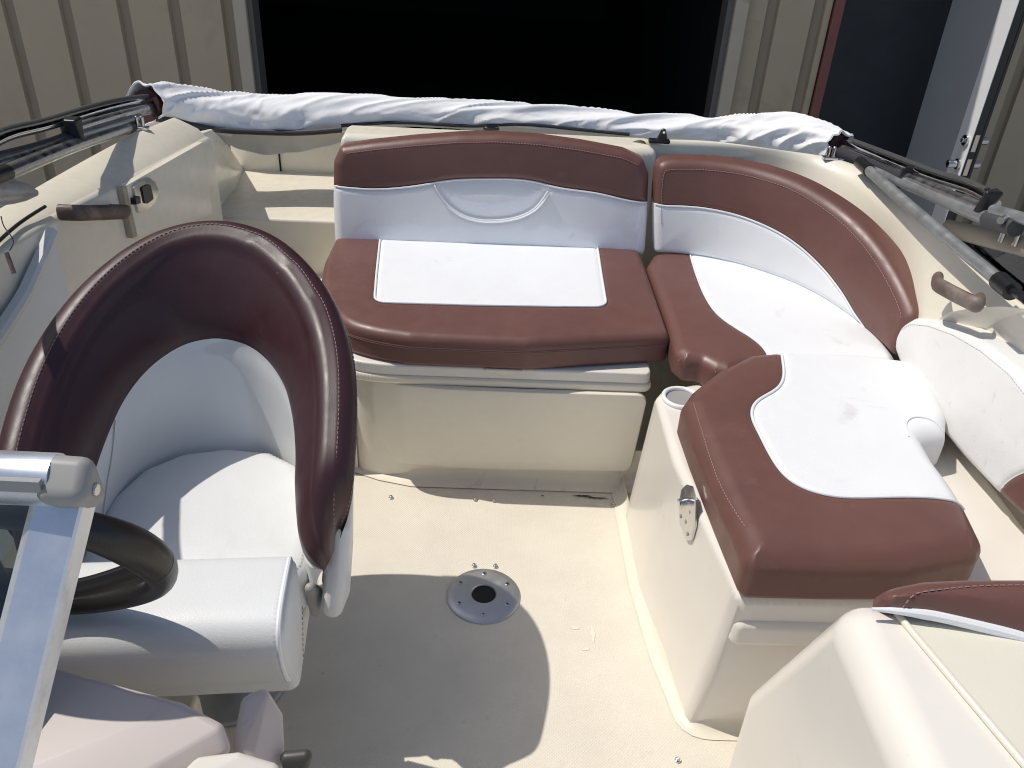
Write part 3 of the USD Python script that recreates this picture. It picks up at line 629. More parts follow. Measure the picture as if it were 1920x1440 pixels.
# ================================================================== CUSHIONS
# ---- bench seat
bs = thing('bench_cushion', 'brown bench seat cushion with a white centre panel, in front of the transom', 'cushion', (0.03, 2.15, 0.415))
P = smoothpoly(zpoly(0.435, [(632, 463), (1196, 484), (1222, 560), (1254, 655)]) + [(0.1, 1.862)] + chaikin([(-0.20, 1.866)] + zpoly(0.435, [(700, 650), (640, 632), (606, 590), (603, 540), (610, 510)]), 4), 0.022)
wp = Polygon(zpoly(0.475, [(714, 440), (712, 462), (706, 520), (702, 573), (830, 577), (930, 579), (1040, 581), (1137, 581), (1127, 520), (1117, 450)])).buffer(-0.034).buffer(0.034, quad_segs=12)
H = upholster(bs, P, 0.086, 0.026, ['seat_pad'], 'brown_vinyl', [('centre_panel', wp, 'white_vinyl')], m3d=lowered(0.394), step=0.015, crown=0.006, wrinkle=0.002)
obj('piping', tube(lift(H, lowered(0.394), polyres(inside_line(wp.boundary, P, 0.01), 0.012), 0.004), 0.0032, 8), 'white_vinyl', bs)
fl = [p for p in polyres(np.array(P.exterior.coords)[:, :2], 0.01) if p[1] < 2.0 or (p[0] < -0.2 and p[1] < 2.2)]
fl = sorted(fl, key=lambda p: p[0]-max(0, 0)*p[1])
fb = np.array([[p[0], p[1]] for p in fl])
fr = inside_line(LineString(P.exterior.coords), Polygon([(-0.6, 1.7), (0.8, 1.7), (0.8, 1.95), (-0.6, 1.95)]))
stitch(bs, np.c_[fr[:, 0], fr[:, 1]-0.0012, np.full(len(fr), 0.394+0.052)])
obj('seam', tube(np.c_[fr[:, 0], fr[:, 1]-0.0002, np.full(len(fr), 0.394+0.056)], 0.0016, 6), 'brown_vinyl', bs)

# ---- bench backrest
bk = thing('bench_bolster', 'wide bench backrest, brown above and white below with a sunken oval', 'backrest', (0.03, 2.55, 0.47))
LEAN = math.radians(10.5); BY, BZ, BT = 2.545, 0.468, 0.085
def bmap(V):
    u, v, w = V[:, 0], V[:, 1], V[:, 2]
    return np.stack([u, BY + v*math.sin(LEAN) - w*math.cos(LEAN), BZ + v*math.cos(LEAN) + w*math.sin(LEAN)*0.6], 1)
def bplane(px, py, w=BT-0.006):
    o = np.array([0, BY-w*math.cos(LEAN), BZ+w*math.sin(LEAN)*0.6]); n = np.array([0, -math.cos(LEAN), math.sin(LEAN)]); d = ray(px, py)
    p = CP + d*((o-CP) @ n/(d @ n)); return (p[0], (p-o) @ np.array([0, math.sin(LEAN), math.cos(LEAN)]))
def bpoly(pts, w=BT-0.006): return [bplane(*p, w) for p in pts]
P = smoothpoly(bpoly([(630, 462), (626, 380), (627, 300), (640, 272), (700, 264), (780, 256), (860, 250), (930, 249), (1010, 254), (1090, 265), (1170, 280), (1205, 296), (1215, 325), (1213, 400), (1208, 478)], BT*0.6), 0.022)
bline = [(560, 345), (627, 349), (700, 353), (780, 347), (850, 337), (920, 335), (990, 338), (1050, 351), (1120, 361), (1180, 375), (1212, 380), (1280, 390)]
bu = spline(bpoly(bline), 60)
brown = Polygon(list(bu) + [(1.2, 0.6), (-1.2, 0.6)])
ov = Polygon(np.vstack([spline(bpoly([(815, 345), (830, 370), (860, 397), (900, 410), (940, 410), (975, 403), (1005, 386), (1027, 356)]), 30), [p for p in bu[::-1] if bplane(820, 345)[0] < p[0] < bplane(1024, 352)[0]]]))
def sag_ov(uv):
    d = np.where(shapely.contains_xy(ov, uv[:, 0], uv[:, 1]), shapely.distance(shapely.points(uv), ov.boundary), 0); return -0.010*(1-np.exp(-(d/0.007)**2))*(0.25+0.75*np.exp(-(d/0.028)**2))
H = upholster(bk, P, BT, 0.03, ['lower_pad'], 'white_vinyl', [('upper_pad', brown.intersection(P.buffer(0.01)), 'brown_vinyl'), ('oval_panel', ov.buffer(-0.0005), 'white_vinyl')], m3d=bmap, step=0.014, crown=0.008, groove=0.006, gw=0.007, sag=sag_ov, wrinkle=0.0015)
obj('piping', tube(lift(H, bmap, polyres(inside_line(LineString(bu), P, 0.006), 0.012), 0.004), 0.0028, 8), 'white_vinyl', bk)
obj('oval_piping', tube(lift(H, bmap, polyres(np.array(ov.exterior.coords)[:30], 0.006), 0.0075), 0.0028, 8), 'white_vinyl', bk)
tops = inside_line(P.buffer(-0.020).exterior, Polygon([(-0.44, 0.22), (0.43, 0.22), (0.43, 0.6), (-0.44, 0.6)]))
stitch(bk, lift(H, bmap, tops, 0.0012))

# ---- corner seat
cs_ = thing('corner_cushion', 'curved corner seat cushion, white with a brown inner end, in the port quarter', 'cushion', (0.75, 2.05, 0.40))
CZ = 0.402
P = smoothpoly(zpoly(0.45, [(1210, 508), (1222, 488), (1290, 482), (1400, 492), (1500, 528), (1590, 585), (1650, 640), (1678, 684)]) + zpoly(0.45, [(1672, 694), (1560, 694), (1455, 692), (1400, 700), (1365, 712), (1335, 703), (1312, 690), (1280, 686), (1262, 672), (1246, 610), (1228, 560)]), 0.010)
br = spline(zpoly(0.475, [(1292, 470), (1296, 492), (1308, 530), (1325, 568), (1352, 602), (1400, 634), (1432, 658), (1448, 692), (1452, 715)]), 50)
brown = Polygon(list(br) + list(zpoly(0.475, [(1400, 760), (1200, 760), (1150, 600), (1180, 450)])))
H = upholster(cs_, P, 0.075, 0.032, ['seat_pad'], 'white_vinyl', [('brown_end', brown, 'brown_vinyl')], m3d=lowered(CZ), step=0.014, crown=0.008, wrinkle=0.002)
obj('piping', tube(lift(H, lowered(CZ), polyres(inside_line(LineString(br), P, 0.006), 0.01), 0.003), 0.0028, 8), 'white_vinyl', cs_)
nt = spline(zpoly(0.452, [(1270, 683), (1290, 673), (1315, 677), (1335, 696), (1342, 706)]), 20); stitch(cs_, np.c_[nt, np.full(20, 0.462)])

# ---- lounge seat
ls = thing('lounge_cushion', 'large side lounge cushion, white centre framed in brown, nearest seat on the right', 'cushion', (0.72, 1.45, 0.405))
LZ = 0.408
outl = [(1273, 785), (1296, 850), (1346, 975), (1388, 1075), (1402, 1090), (1560, 1094), (1700, 1094), (1822, 1072), (1833, 1050), (1802, 985), (1776, 942), (1745, 900), (1722, 858)]
P = smoothpoly(zpoly(0.455, outl) + zpoly(0.455, [(1735, 852), (1766, 845), (1768, 808), (1740, 748), (1700, 706), (1600, 692), (1462, 688), (1392, 694), (1335, 724), (1290, 760)]), 0.012)
wl = spline(zpoly(0.508, [(1464, 650), (1467, 688), (1468, 706), (1456, 735), (1414, 764), (1409, 790), (1422, 820), (1452, 876), (1490, 915), (1540, 934), (1600, 940), (1700, 939), (1775, 941), (1850, 945)]), 90)
white = Polygon(list(wl) + zpoly(0.508, [(1900, 800), (1800, 600), (1500, 600)]))
H = upholster(ls, P, 0.102, 0.042, ['brown_border'], 'brown_vinyl', [('centre_panel', white, 'white_vinyl')], m3d=lowered(LZ), step=0.014, crown=0.010, wrinkle=0.002, groove=0.005)
obj('piping', tube(lift(H, lowered(LZ), polyres(inside_line(LineString(wl), P, 0.006), 0.01), 0.0035), 0.0034, 8), 'white_vinyl', ls)
tk = spline(zpoly(0.50, [(1700, 830), (1698, 800), (1712, 794), (1740, 797), (1768, 808)]), 24); obj('tuck_seam', tube(lift(H, lowered(LZ), inside_line(LineString(tk), P, 0.003), 0.001), 0.0022, 6), 'white_vinyl', ls)
lf = spline(zpoly(0.487, [(1298, 772), (1319, 838), (1358, 938), (1394, 1004)]), 40); stitch(ls, lift(H, lowered(LZ), polyres(inside_line(LineString(lf), P.buffer(-0.003)), 0.01), 0.0010))
cr = onz(1387, 1008, 0.48); lo = onz(1386, 1078, 0.42); stitch(ls, np.linspace(cr+[-0.004, -0.014, 0.0], lo+[-0.003, -0.008, 0.0], 12))

# ---- corner backrest (bent along a curve)
cb = thing('curved_bolster', 'curved brown and white backrest wrapping the port quarter behind the corner seat', 'backrest', (0.85, 2.3, 0.47))
pathc = spline(zpoly(0.475, [(1222, 477), (1285, 482), (1350, 493), (1430, 516), (1500, 543), (1565, 580), (1615, 618), (1655, 655), (1682, 688)]), 200)
dl = np.r_[0, np.cumsum(np.linalg.norm(np.diff(pathc, axis=0), axis=1))]; Lc = dl[-1]; CT = 0.075
tg = np.gradient(pathc, axis=0); tg /= np.linalg.norm(tg, axis=1, keepdims=True); nin = np.stack([tg[:, 1], -tg[:, 0]], 1)       # inward (towards the cockpit)
def cmap(V):
    u, v, w = V[:, 0], V[:, 1], V[:, 2]; uu = np.clip(u, 0, Lc)
    p = np.stack([np.interp(uu, dl, pathc[:, k]) for k in (0, 1)], 1); n = np.stack([np.interp(uu, dl, nin[:, k]) for k in (0, 1)], 1); t = np.stack([np.interp(uu, dl, tg[:, k]) for k in (0, 1)], 1)
    p = p + t*(u-uu)[:, None] + n*((w-CT) - v*0.17)[:, None]
    return np.c_[p, 0.472 + v*0.985]
gu, gv = np.meshgrid(np.linspace(-0.06, Lc+0.08, 320), np.linspace(-0.02, 0.40, 160), indexing='ij')
def inverter(w):
    px_ = proj(cmap(np.c_[gu.ravel(), gv.ravel(), np.full(gu.size, w)])); T_ = cKDTree(px_)
    return lambda pts: [(gu.ravel()[i], gv.ravel()[i]) for i in T_.query(np.array(pts, float))[1]]
ci = inverter(CT-0.006); cio = inverter(CT*0.6)
top_in = cio([(1224, 480), (1222, 380), (1226, 312), (1240, 297), (1300, 295), (1400, 306), (1500, 335), (1575, 378), (1640, 436), (1690, 505), (1715, 555), (1729, 592), (1712, 630), (1692, 668), (1680, 680)])
botline = [(u, 0.002) for u in np.linspace(Lc-0.01, 0.01, 20)]
P = smoothpoly(chaikin(top_in, 3) + botline, 0.016)
wl = spline(ci([(1200, 378), (1222, 381), (1290, 385), (1350, 393), (1420, 414), (1480, 444), (1535, 490), (1580, 543), (1612, 600), (1628, 628)]), 60)
lowp = Polygon(list(wl) + [(wl[-1][0]+0.02, -0.1), (-0.2, -0.1), (-0.2, wl[0][1])])
H = upholster(cb, P, CT, 0.028, ['brown_pad'], 'brown_vinyl', [('white_pad', lowp, 'white_vinyl')], m3d=cmap, step=0.014, crown=0.008, groove=0.005, wrinkle=0.0015)
obj('piping', tube(lift(H, cmap, polyres(inside_line(LineString(wl), P, 0.006), 0.01), 0.0035), 0.0026, 8), 'white_vinyl', cb)
ed = P.buffer(-0.024).exterior; edl = inside_line(ed, Polygon([(-0.1, 0.10), (Lc-0.0, 0.10), (Lc+0.2, -0.05), (Lc+0.2, 0.6), (-0.1, 0.6)])); stitch(cb, lift(H, cmap, polyres(edl, 0.01), 0.0008))

# ---- white side backrest at the right edge
sb = thing('side_bolster', 'white upright side backrest with speckled top edge, against the port side', 'backrest', (1.06, 1.4, 0.43))
A0, A1 = np.array([1.025, 1.80]), np.array([1.07, 1.0]); dA = (A1-A0)/np.linalg.norm(A1-A0); nA = np.array([dA[1], -dA[0]])
if nA[0] > 0: nA = -nA
SLN, ST = 0.12, 0.075
def smap(V):
    u, v, w = V[:, 0], V[:, 1], V[:, 2]; p = A0 + dA*u[:, None] + nA*((w-ST) - v*SLN)[:, None]; return np.c_[p, 0.43+v]
gu, gv = np.meshgrid(np.linspace(-0.25, 1.2, 360), np.linspace(-0.1, 0.55, 180), indexing='ij')
def inv2(w):
    px_ = proj(smap(np.c_[gu.ravel(), gv.ravel(), np.full(gu.size, w)])); T_ = cKDTree(px_)
    return lambda pts: [(gu.ravel()[i], gv.ravel()[i]) for i in T_.query(np.array(pts, float))[1]]
si, so = inv2(ST-0.004), inv2(ST*0.55)
P = smoothpoly(so([(1697, 655), (1700, 630), (1712, 608), (1735, 596), (1770, 598), (1820, 615), (1870, 645), (1930, 690), (1985, 760), (2030, 850)]) + so([(2040, 1020), (1960, 985), (1890, 920), (1830, 858), (1770, 790), (1720, 718)]), 0.02)
bl = spline(si([(1840, 960), (1880, 914), (1900, 898), (1930, 885), (2000, 872), (2080, 860)]), 30)
brown = Polygon(list(bl) + si([(2090, 1100), (1850, 1060)]))
H = upholster(sb, P, ST, 0.022, ['white_pad'], 'old_white_vinyl', [('brown_pad', brown.buffer(0), 'brown_vinyl')], m3d=smap, step=0.015, crown=0.006, wrinkle=0.003)
sl = P.buffer(-0.016).exterior; stitch(sb, lift(H, smap, inside_line(sl, Polygon([(-0.3, 0.12), (1.3, 0.12), (1.3, 0.6), (-0.3, 0.6)])), 0.0012), 'pale_thread')


# ================================================================== HELM SEAT
hs = thing('helm_seat', 'burgundy and white bucket helm seat with wrap-around back, left foreground', 'seat', (-0.52, 1.2, 0.0))
UsdGeom.Xformable(stage.GetPrimAtPath(hs)).AddRotateZOp().Set(5.0)
HX = -0.52
half = np.array([(0, 1.600, 0.826), (0.096, 1.574, 0.816), (0.163, 1.512, 0.792), (0.213, 1.432, 0.757), (0.244, 1.34, 0.716), (0.257, 1.24, 0.672), (0.258, 1.16, 0.632), (0.256, 1.105, 0.595), (0.252, 1.082, 0.555), (0.249, 1.071, 0.508), (0.246, 1.069, 0.468)])
low = np.array([(0, 1.450, 0.36), (0.10, 1.435, 0.36), (0.162, 1.375, 0.36), (0.186, 1.30, 0.35), (0.193, 1.22, 0.34), (0.196, 1.15, 0.34), (0.199, 1.105, 0.35), (0.208, 1.080, 0.375), (0.218, 1.073, 0.405), (0.228, 1.070, 0.435), (0.236, 1.070, 0.445)])
def mirror(h): return np.vstack([h[::-1]*[-1, 1, 1], h[1:]])
NS = 161
def both(h):
    m = mirror(h); d = np.r_[0, np.cumsum(np.linalg.norm(np.diff(mirror(half), axis=0), axis=1))]
    return CubicSpline(d, m, axis=0, bc_type='natural')(np.linspace(0, d[-1], NS))
CR, LO = both(half) + [HX, 0, 0], both(low) + [HX, 0, 0]
S = np.linspace(-1, 1, NS)
tan = np.gradient(CR, axis=0); tan /= np.linalg.norm(tan, axis=1, keepdims=True)
dn = LO-CR; dlen = np.linalg.norm(dn, axis=1, keepdims=True); dn /= dlen
outw = np.cross(tan, dn); outw /= np.linalg.norm(outw, axis=1, keepdims=True)
mid = NS//2
if outw[mid, 1] < 0: outw = -outw
outw[:, :] = outw
rr = np.interp(np.abs(S), [0, 0.55, 0.85, 0.95, 1.0], [0.047, 0.046, 0.042, 0.034, 0.022])[:, None]
upv = -dn
NI, NC, NO = 34, 22, 14
cols = []
for k in range(NI):                                                   # inner face, from the seat up to the seam
    t = k/(NI-1); bulge = 0.026*np.sin(np.pi*t**1.7) * np.interp(np.abs(S), [0, 0.7, 1], [1, 0.8, 0.2])[:, None]
    base = LO + (CR-LO)*t - outw*rr*(1-0.0*t)*np.clip(t*1.4, 0, 1)*0.85 - outw*bulge
    cols.append(base - upv*0.0)
for k in range(1, NC+1):                                              # the padded crest
    a = np.pi*1.08*k/NC
    cols.append(CR - outw*rr*0.85*np.cos(a) + upv*rr*1.05*np.sin(a) + outw*0.0)
for k in range(1, NO+1):                                              # outer face down over the shell
    t = k/NO
    e = CR + outw*rr*0.87 - upv*(rr*0.25 + np.minimum(dlen*0.85, 0.30)*t) - outw*0.02*t
    cols.append(e)
G = np.stack(cols, 1)                                                 # NS x M x 3
seam_r = (NI-1 + np.round(np.interp(S, [-1, 0.05, 0.45, 1], [5, 5, 8, 8]))).astype(int); rows_ = np.arange(NS)
dseam = np.zeros((NS, G.shape[1]))
for k in range(-3, 4):
    G[rows_, seam_r+k] += (outw*0.5-upv*0.5)*0.0035*math.exp(-(k/1.1)**2)
tarch = np.interp(np.abs(S), [0, 0.10, 0.22, 0.36, 0.50, 0.62, 0.74, 0.86, 1.0], [0.635, 0.63, 0.62, 0.59, 0.545, 0.50, 0.45, 0.36, 0.26])
# rows of the inner face follow the arch so that the colour border is a clean line
KA = 16
inner = G[:, :NI].copy(); tt = np.linspace(0, 1, NI)
for i in range(NS):
    tn = np.r_[np.linspace(0, tarch[i], KA+1), np.linspace(tarch[i], 1, NI-KA)[1:]]
    for c in range(3): G[i, :NI, c] = np.interp(tn, tt, inner[i, :, c])
for k, wgt in ((-1, 0.5), (0, 1.0), (1, 0.5)): G[:, KA+k] += outw*0.004*wgt
def facing(m, P):
    m.fix_normals(); return m
gm = grid(G); Nn = gm.vertex_normals.copy(); Vv = gm.vertices
c_in = np.array([HX, 1.1, 0.9])
if (Nn.reshape(NS, -1, 3)[mid, 20] @ np.array([0, -1, 0])) < 0: gm.faces = gm.faces[:, ::-1]; Nn = -Nn
Mc = G.shape[1]; jj = (gm.faces % Mc).min(1); jx = (gm.faces % Mc).max(1)
ob = NI+NC+5
for nm, m_, sel in (('back_insert', 'helm_white_vinyl', jx <= KA), ('back_pad', 'burgundy_vinyl', (jj >= KA) & (jx <= ob)), ('back_shell', 'white_paint', jj >= ob)):
    f = gm.faces[sel]; u_, inv = np.unique(f, return_inverse=True)
    obj(nm, (Vv[u_], inv.reshape(-1, 3)), m_, hs, normals=Nn[u_])
# outer moulded shell carrying on below the pad
sh = []
for t in np.linspace(0, 1, 16):
    w = np.interp(np.abs(S), [0, 0.8, 1], [0.34, 0.24, 0.07])[:, None]
    e = CR + outw*(rr*0.72 - 0.05*t**1.5) - np.array([0, 0, 1.0])*(rr*0.9 + w*t) + np.array([0, -0.004, 0])
    sh.append(e)
inn_ = [p - outw*0.022*(1-0.3*k/15.) for k, p in enumerate(sh)][::-1]
g2 = grid(np.stack(sh+inn_, 1)[20:-20]); g2.fix_normals(); obj('outer_shell', g2, 'helm_white_vinyl', hs, smooth=50)
for s_ in (-1, 1):                                                     # rounded shell ends carrying the arm tips
    X_ = HX + s_*0.250
    obj('shell_end', sphull([(X_+s_*0.008, 1.115, 0.50), (X_+s_*0.002, 1.078, 0.40), (X_-s_*0.006, 1.072, 0.348), (X_+s_*0.004, 1.20, 0.38), (X_+s_*0.010, 1.20, 0.55), (X_, 1.13, 0.33)], [0.024, 0.020, 0.019, 0.02, 0.024, 0.02]), 'helm_white_vinyl', hs)
sl_ = G[rows_, seam_r+2]+upv*0.0015
for _ in range(8): sl_[1:-1] = (sl_[:-2]+2*sl_[1:-1]+sl_[2:])/4
stitch(hs, sl_[4:-4])
stitch(hs, (G[:, NI+NC-6]+outw*0.0012)[NS-58:-3]); stitch(hs, (G[:, NI+NC-6]+outw*0.0012)[3:58])
for s_ in (-1, 1):                                                     # side seams of the white insert
    i0 = mid + s_*int(0.40*mid)
    pth = np.array([G[i0+s_*int(k*1.2), KA-k] for k in range(0, KA)]) - outw[i0]*0.002
    obj('insert_seam', tube(pth, 0.0012, 5), 'pale_thread', hs)
# seat cushion
SC = smoothpoly([(HX-0.203, 1.07), (HX+0.203, 1.07), (HX+0.207, 1.18), (HX+0.198, 1.30), (HX+0.160, 1.39), (HX+0.092, 1.443), (HX, 1.460), (HX-0.092, 1.443), (HX-0.160, 1.39), (HX-0.198, 1.30), (HX-0.207, 1.18)], 0.03)
H = upholster(hs, SC, 0.10, 0.034, ['seat_pad'], 'helm_white_vinyl', m3d=lowered(0.335), step=0.016, crown=0.010, wrinkle=0.003)
stitch(hs, lift(H, lowered(0.335), np.array(SC.buffer(-0.014).exterior.coords)[:, :2], 0.0012), 'pale_thread')
# flip-up front bolster: a profile in the y-z plane run across the seat
BW0, BW1 = HX-0.215, HX+0.192
prof = smoothpoly(chaikin([(1.052, 0.505), (0.96, 0.512), (0.900, 0.506), (0.876, 0.478), (0.876, 0.43), (0.905, 0.345), (0.955, 0.318), (1.052, 0.33)], 2), 0.018)
def xmap(V): return np.stack([BW0 + V[:, 2]*1.0, V[:, 0], V[:, 1]], 1)
out, hb = cushion(prof, BW1-BW0, 0.018, m3d=xmap, step=0.018, groove=0, rb=0.018, crown=0.012, crown_d=0.08)
f_ = out[0][2]; me = trimesh.Trimesh(out[0][1], f_, process=False)
obj('front_bolster', (out[0][1], f_ if me.volume > 0 else f_[:, ::-1]), 'helm_white_vinyl', hs, normals=out[0][3] if me.volume > 0 else -out[0][3])
for nm, off in (('bolster_piping', 0.0),):
    pr2 = np.array(prof.buffer(-0.004).exterior.coords)[:, :2]
    obj(nm, tube(np.c_[np.full(len(pr2), BW1-0.0075), pr2], 0.0042, 8, caps=False), 'white_vinyl', hs)
sx = np.array([(1.0-0.045*t, 0.43-0.08*t) for t in np.linspace(0.0, 1, 10)]); stitch(hs, np.c_[np.full(10, BW1+0.0122), sx], 'thread')
obj('arm_hinge', sphull([(HX+0.208, 1.07, 0.40), (HX+0.212, 1.10, 0.36), (HX+0.208, 1.09, 0.32)], [0.010, 0.012, 0.010]), 'grey_plastic', hs)
obj('seat_pan', rbox(HX-0.19, HX+0.19, 0.96, 1.40, 0.25, 0.336, 0.02), 'helm_white_vinyl', hs)
obj('pedestal', cyl((HX, 1.20, 0.004), (HX, 1.20, 0.26), 0.045, 24), 'brushed_steel', hs)
obj('pedestal_base', cyl((HX, 1.20, 0.002), (HX, 1.20, 0.016), 0.12, 32, 0.005), 'brushed_steel', hs)

# ================================================================== HELM: wheel, console, windscreen
wc = np.array([-0.612, 0.836, 0.704]); e_ = math.radians(27)
wn = np.array([0, math.cos(e_), math.sin(e_)]); wa = np.array([1.0, 0, 0]); wb = np.cross(wn, wa)
sw = group_part('steering_wheel', boat, 'black steering wheel with a contoured grip')
an = np.linspace(0, 2*np.pi, 97); WR = 0.178
rimp = wc + WR*(np.cos(an)[:, None]*wa + np.sin(an)[:, None]*wb)
rw = 0.0205 + 0.0035*np.cos(an*3+0.5)
obj('rim', tube(rimp, rw, 18, caps=False, flat=1.15, normal=wn), 'wheel_grip', sw)
hub = wc - wn*0.045
obj('hub', cyl(hub-wn*0.02, hub+wn*0.02, 0.048, 28, 0.008), 'black_plastic', sw)
for a in (0.12, math.pi-0.12, -math.pi/2):
    d = math.cos(a)*wa + math.sin(a)*wb
    obj('spoke', tube(spline([hub+d*0.035, hub+d*0.09+wn*0.012, wc+d*(WR-0.012)], 14), np.linspace(0.022, 0.030, 14), 12, flat=0.45, normal=wn), 'wheel_grip', sw)
obj('column', cyl(hub-wn*0.16, hub-wn*0.015, 0.026, 20), 'black_plastic', sw)
# dash brow
hp = group_part('helm_console', boat)
def hullpx(pts, r): return sphull([ony(px, py, y) for px, py, y in pts], r)
def hullz(pts, r): return sphull([onz(px, py, z)-np.array([0, 0, rr_]) for (px, py, z), rr_ in zip(pts, np.broadcast_to(r, (len(pts),)))], r)
obj('dash_brow', hullz([(60, 1252, 0.575), (330, 1326, 0.565), (398, 1362, 0.555), (408, 1392, 0.540), (340, 1414, 0.530), (120, 1520, 0.540), (-160, 1520, 0.560), (-300, 1230, 0.580), (-300, 1300, 0.500), (330, 1360, 0.500), (390, 1390, 0.490)], 0.014), 'gelcoat_dash', hp)
obj('side_pod', hullz([(487, 1300, 0.520), (468, 1310, 0.520), (452, 1385, 0.500), (512, 1395, 0.460), (458, 1430, 0.480), (508, 1440, 0.420), (512, 1335, 0.490), (490, 1420, 0.340)], [0.014, 0.014, 0.012, 0.014, 0.012, 0.014, 0.012, 0.012]), 'gelcoat_dash', hp)
obj('lower_pod', hullz([(440, 1422, 0.560), (375, 1430, 0.560), (500, 1440, 0.550), (330, 1475, 0.570), (520, 1500, 0.540), (350, 1560, 0.560), (520, 1560, 0.520)], 0.016), 'gelcoat_white', hp)
obj('console_body', sphull([(-0.95, 0.30, 0.10), (-0.40, 0.42, 0.10), (-0.95, 0.52, 0.10), (-0.40, 0.60, 0.10), (-0.95, 0.30, 0.46), (-0.40, 0.44, 0.46), (-0.95, 0.62, 0.48), (-0.40, 0.64, 0.47)], 0.02), 'gelcoat_dash', hp)
th = ony(553, 1425, 0.72)
obj('throttle_knob', sphull([th+[-0.006, 0, -0.03], th+[0.006, 0, -0.03], th+[-0.010, 0, 0.004], th+[0.014, 0.002, 0.006]], 0.010), 'dark_grey_plastic', hp)
fr_ = onz(310, 1312, 0.13); obj('foot_rest', rbox(fr_[0]-0.30, fr_[0]+0.06, fr_[1]-0.10, fr_[1]+0.02, 0.0, 0.13, 0.012), 'gelcoat_step', hp)
# windscreen: starboard pane beside the open walk-through
ws = group_part('windscreen', boat)
pt = ony(118, 945, 0.50); pb = onz(-20, 1500, 0.945); 
ax = (pb-pt)/np.linalg.norm(pb-pt); pt0, pb0 = pt-ax*0.005, pb
sx_ = np.array([0.92, 0.10, 0.0]); sx_ = sx_-ax*(sx_@ax); sx_ /= np.linalg.norm(sx_); sy_ = np.cross(ax, sx_); 
if sy_[2] < 0: sy_ = -sy_
def beam(a, b, u_, v_, prof2):
    P_ = np.array(prof2); n = len(P_)
    V = np.vstack([a + P_[:, :1]*u_ + P_[:, 1:]*v_, b + P_[:, :1]*u_ + P_[:, 1:]*v_]); j = np.arange(n); k = (j+1) % n
    q = np.stack([j, k, k+n, j+n], 1); caps = [[0, i+1, i] for i in range(1, n-1)] + [[n, n+i, n+i+1] for i in range(1, n-1)]
    m = trimesh.Trimesh(V, np.vstack([q[:, [0, 1, 2]], q[:, [0, 2, 3]], caps]), process=False); m.fix_normals(); return m
w_, h_ = 0.0195, 0.0145
rp = [(-w_, -h_+.003), (-w_+.003, -h_), (w_-.002, -h_), (w_, -h_+.002), (w_, h_-.002), (w_-.002, h_), (-w_+.006, h_), (-w_, h_-.005)]
obj('post', beam(pt0, pb0, sx_, sy_, rp), 'anodised', ws, smooth=False)
tr0 = ony(112, 900, 0.50); tl = tr0 + np.array([-0.9, 0.02, 0.0])
rail = [(0.019*math.cos(a), 0.021*math.sin(a)) for a in np.linspace(0, 2*np.pi, 24, endpoint=False)]
obj('top_rail', beam(tl, tr0, np.array([0, 1.0, 0]), np.array([0, 0, 1.0]), rail), 'anodised', ws, smooth=40)
obj('rail_groove', beam(tl+[0, -0.0178, 0.009], tr0+[-0.003, -0.0178, 0.009], np.array([0, 1.0, 0]), np.array([0, 0, 1.0]), [(-0.0024, -0.005), (0.0024, -0.005), (0.0024, 0.005), (-0.0024, 0.005)]), 'grey_plastic', ws, smooth=False)
ecp = sphull([tr0+[0.0, 0, 0.011], tr0+[0.0, 0.003, -0.019], tr0+[0.018, 0, 0.010], tr0+[0.018, 0.003, -0.016], tr0+[0.0, -0.013, 0], tr0+[0.018, -0.013, 0.0]], 0.010)
obj('end_cap', ecp, 'grey_plastic', ws)
sc_ = tr0+[0.027, -0.006, -0.003]; obj('screw', cyl(sc_, sc_+[0.003, 0, 0], 0.005, 14, 0.001), 'steel', ws)
gv_ = pb-pt; g0 = tr0+[-0.016, 0.0, -0.024]
gl = np.array([g0, g0+[-0.85, 0.02, 0], g0+[-0.85, 0.02, 0]+gv_*1.1, g0+gv_*1.1])
obj('glass', m3.Manifold.hull_points(np.vstack([gl+[0, 0.0, 0.0], gl+[0, 0.003, 0.003]])), 'glass', ws, smooth=False)
obj('gasket', tube(np.array([g0+[-0.001, -0.004, -0.002], g0+gv_*1.05+[-0.001, -0.004, -0.002]])+[0.004, 0, 0], 0.005, 8), 'black_plastic', ws)
# after end of the starboard side wing on the gunwale
wg = group_part('side_wing', boat)
k0, k1 = onz(-60, 362, 0.90), onz(70, 362, 0.835)
obj('wing_frame', tube(spline([np.array([-1.06, 0.75, 0.97]), k0+[-0.04, -0.3, 0.03], k0, (k0+k1)/2+[0, 0, 0.006], k1], 30), np.r_[np.full(26, 0.034), 0.032, 0.028, 0.02, 0.006], 14, flat=0.55), 'grey_tube', wg)
obj('wing_seal', tube(spline([onz(-80, 520, 0.80), onz(-10, 455, 0.80), onz(40, 412, 0.80), onz(84, 384, 0.80)], 20)-[0, 0, 0.004], 0.004, 8), 'black_plastic', wg)
# lanyard and pin hanging from the wing
ly = spline([ony(2, 405, 1.60), ony(8, 425, 1.59), ony(25, 452, 1.58), ony(18, 470, 1.575)], 20); obj('lanyard', tube(ly, 0.0012, 5), 'sleeve', wg)
p0, p1 = ony(12, 474, 1.57), ony(26, 512, 1.55); obj('pin', tube(np.array([p0, p1]), 0.0045, 10), 'worn_wood', wg)
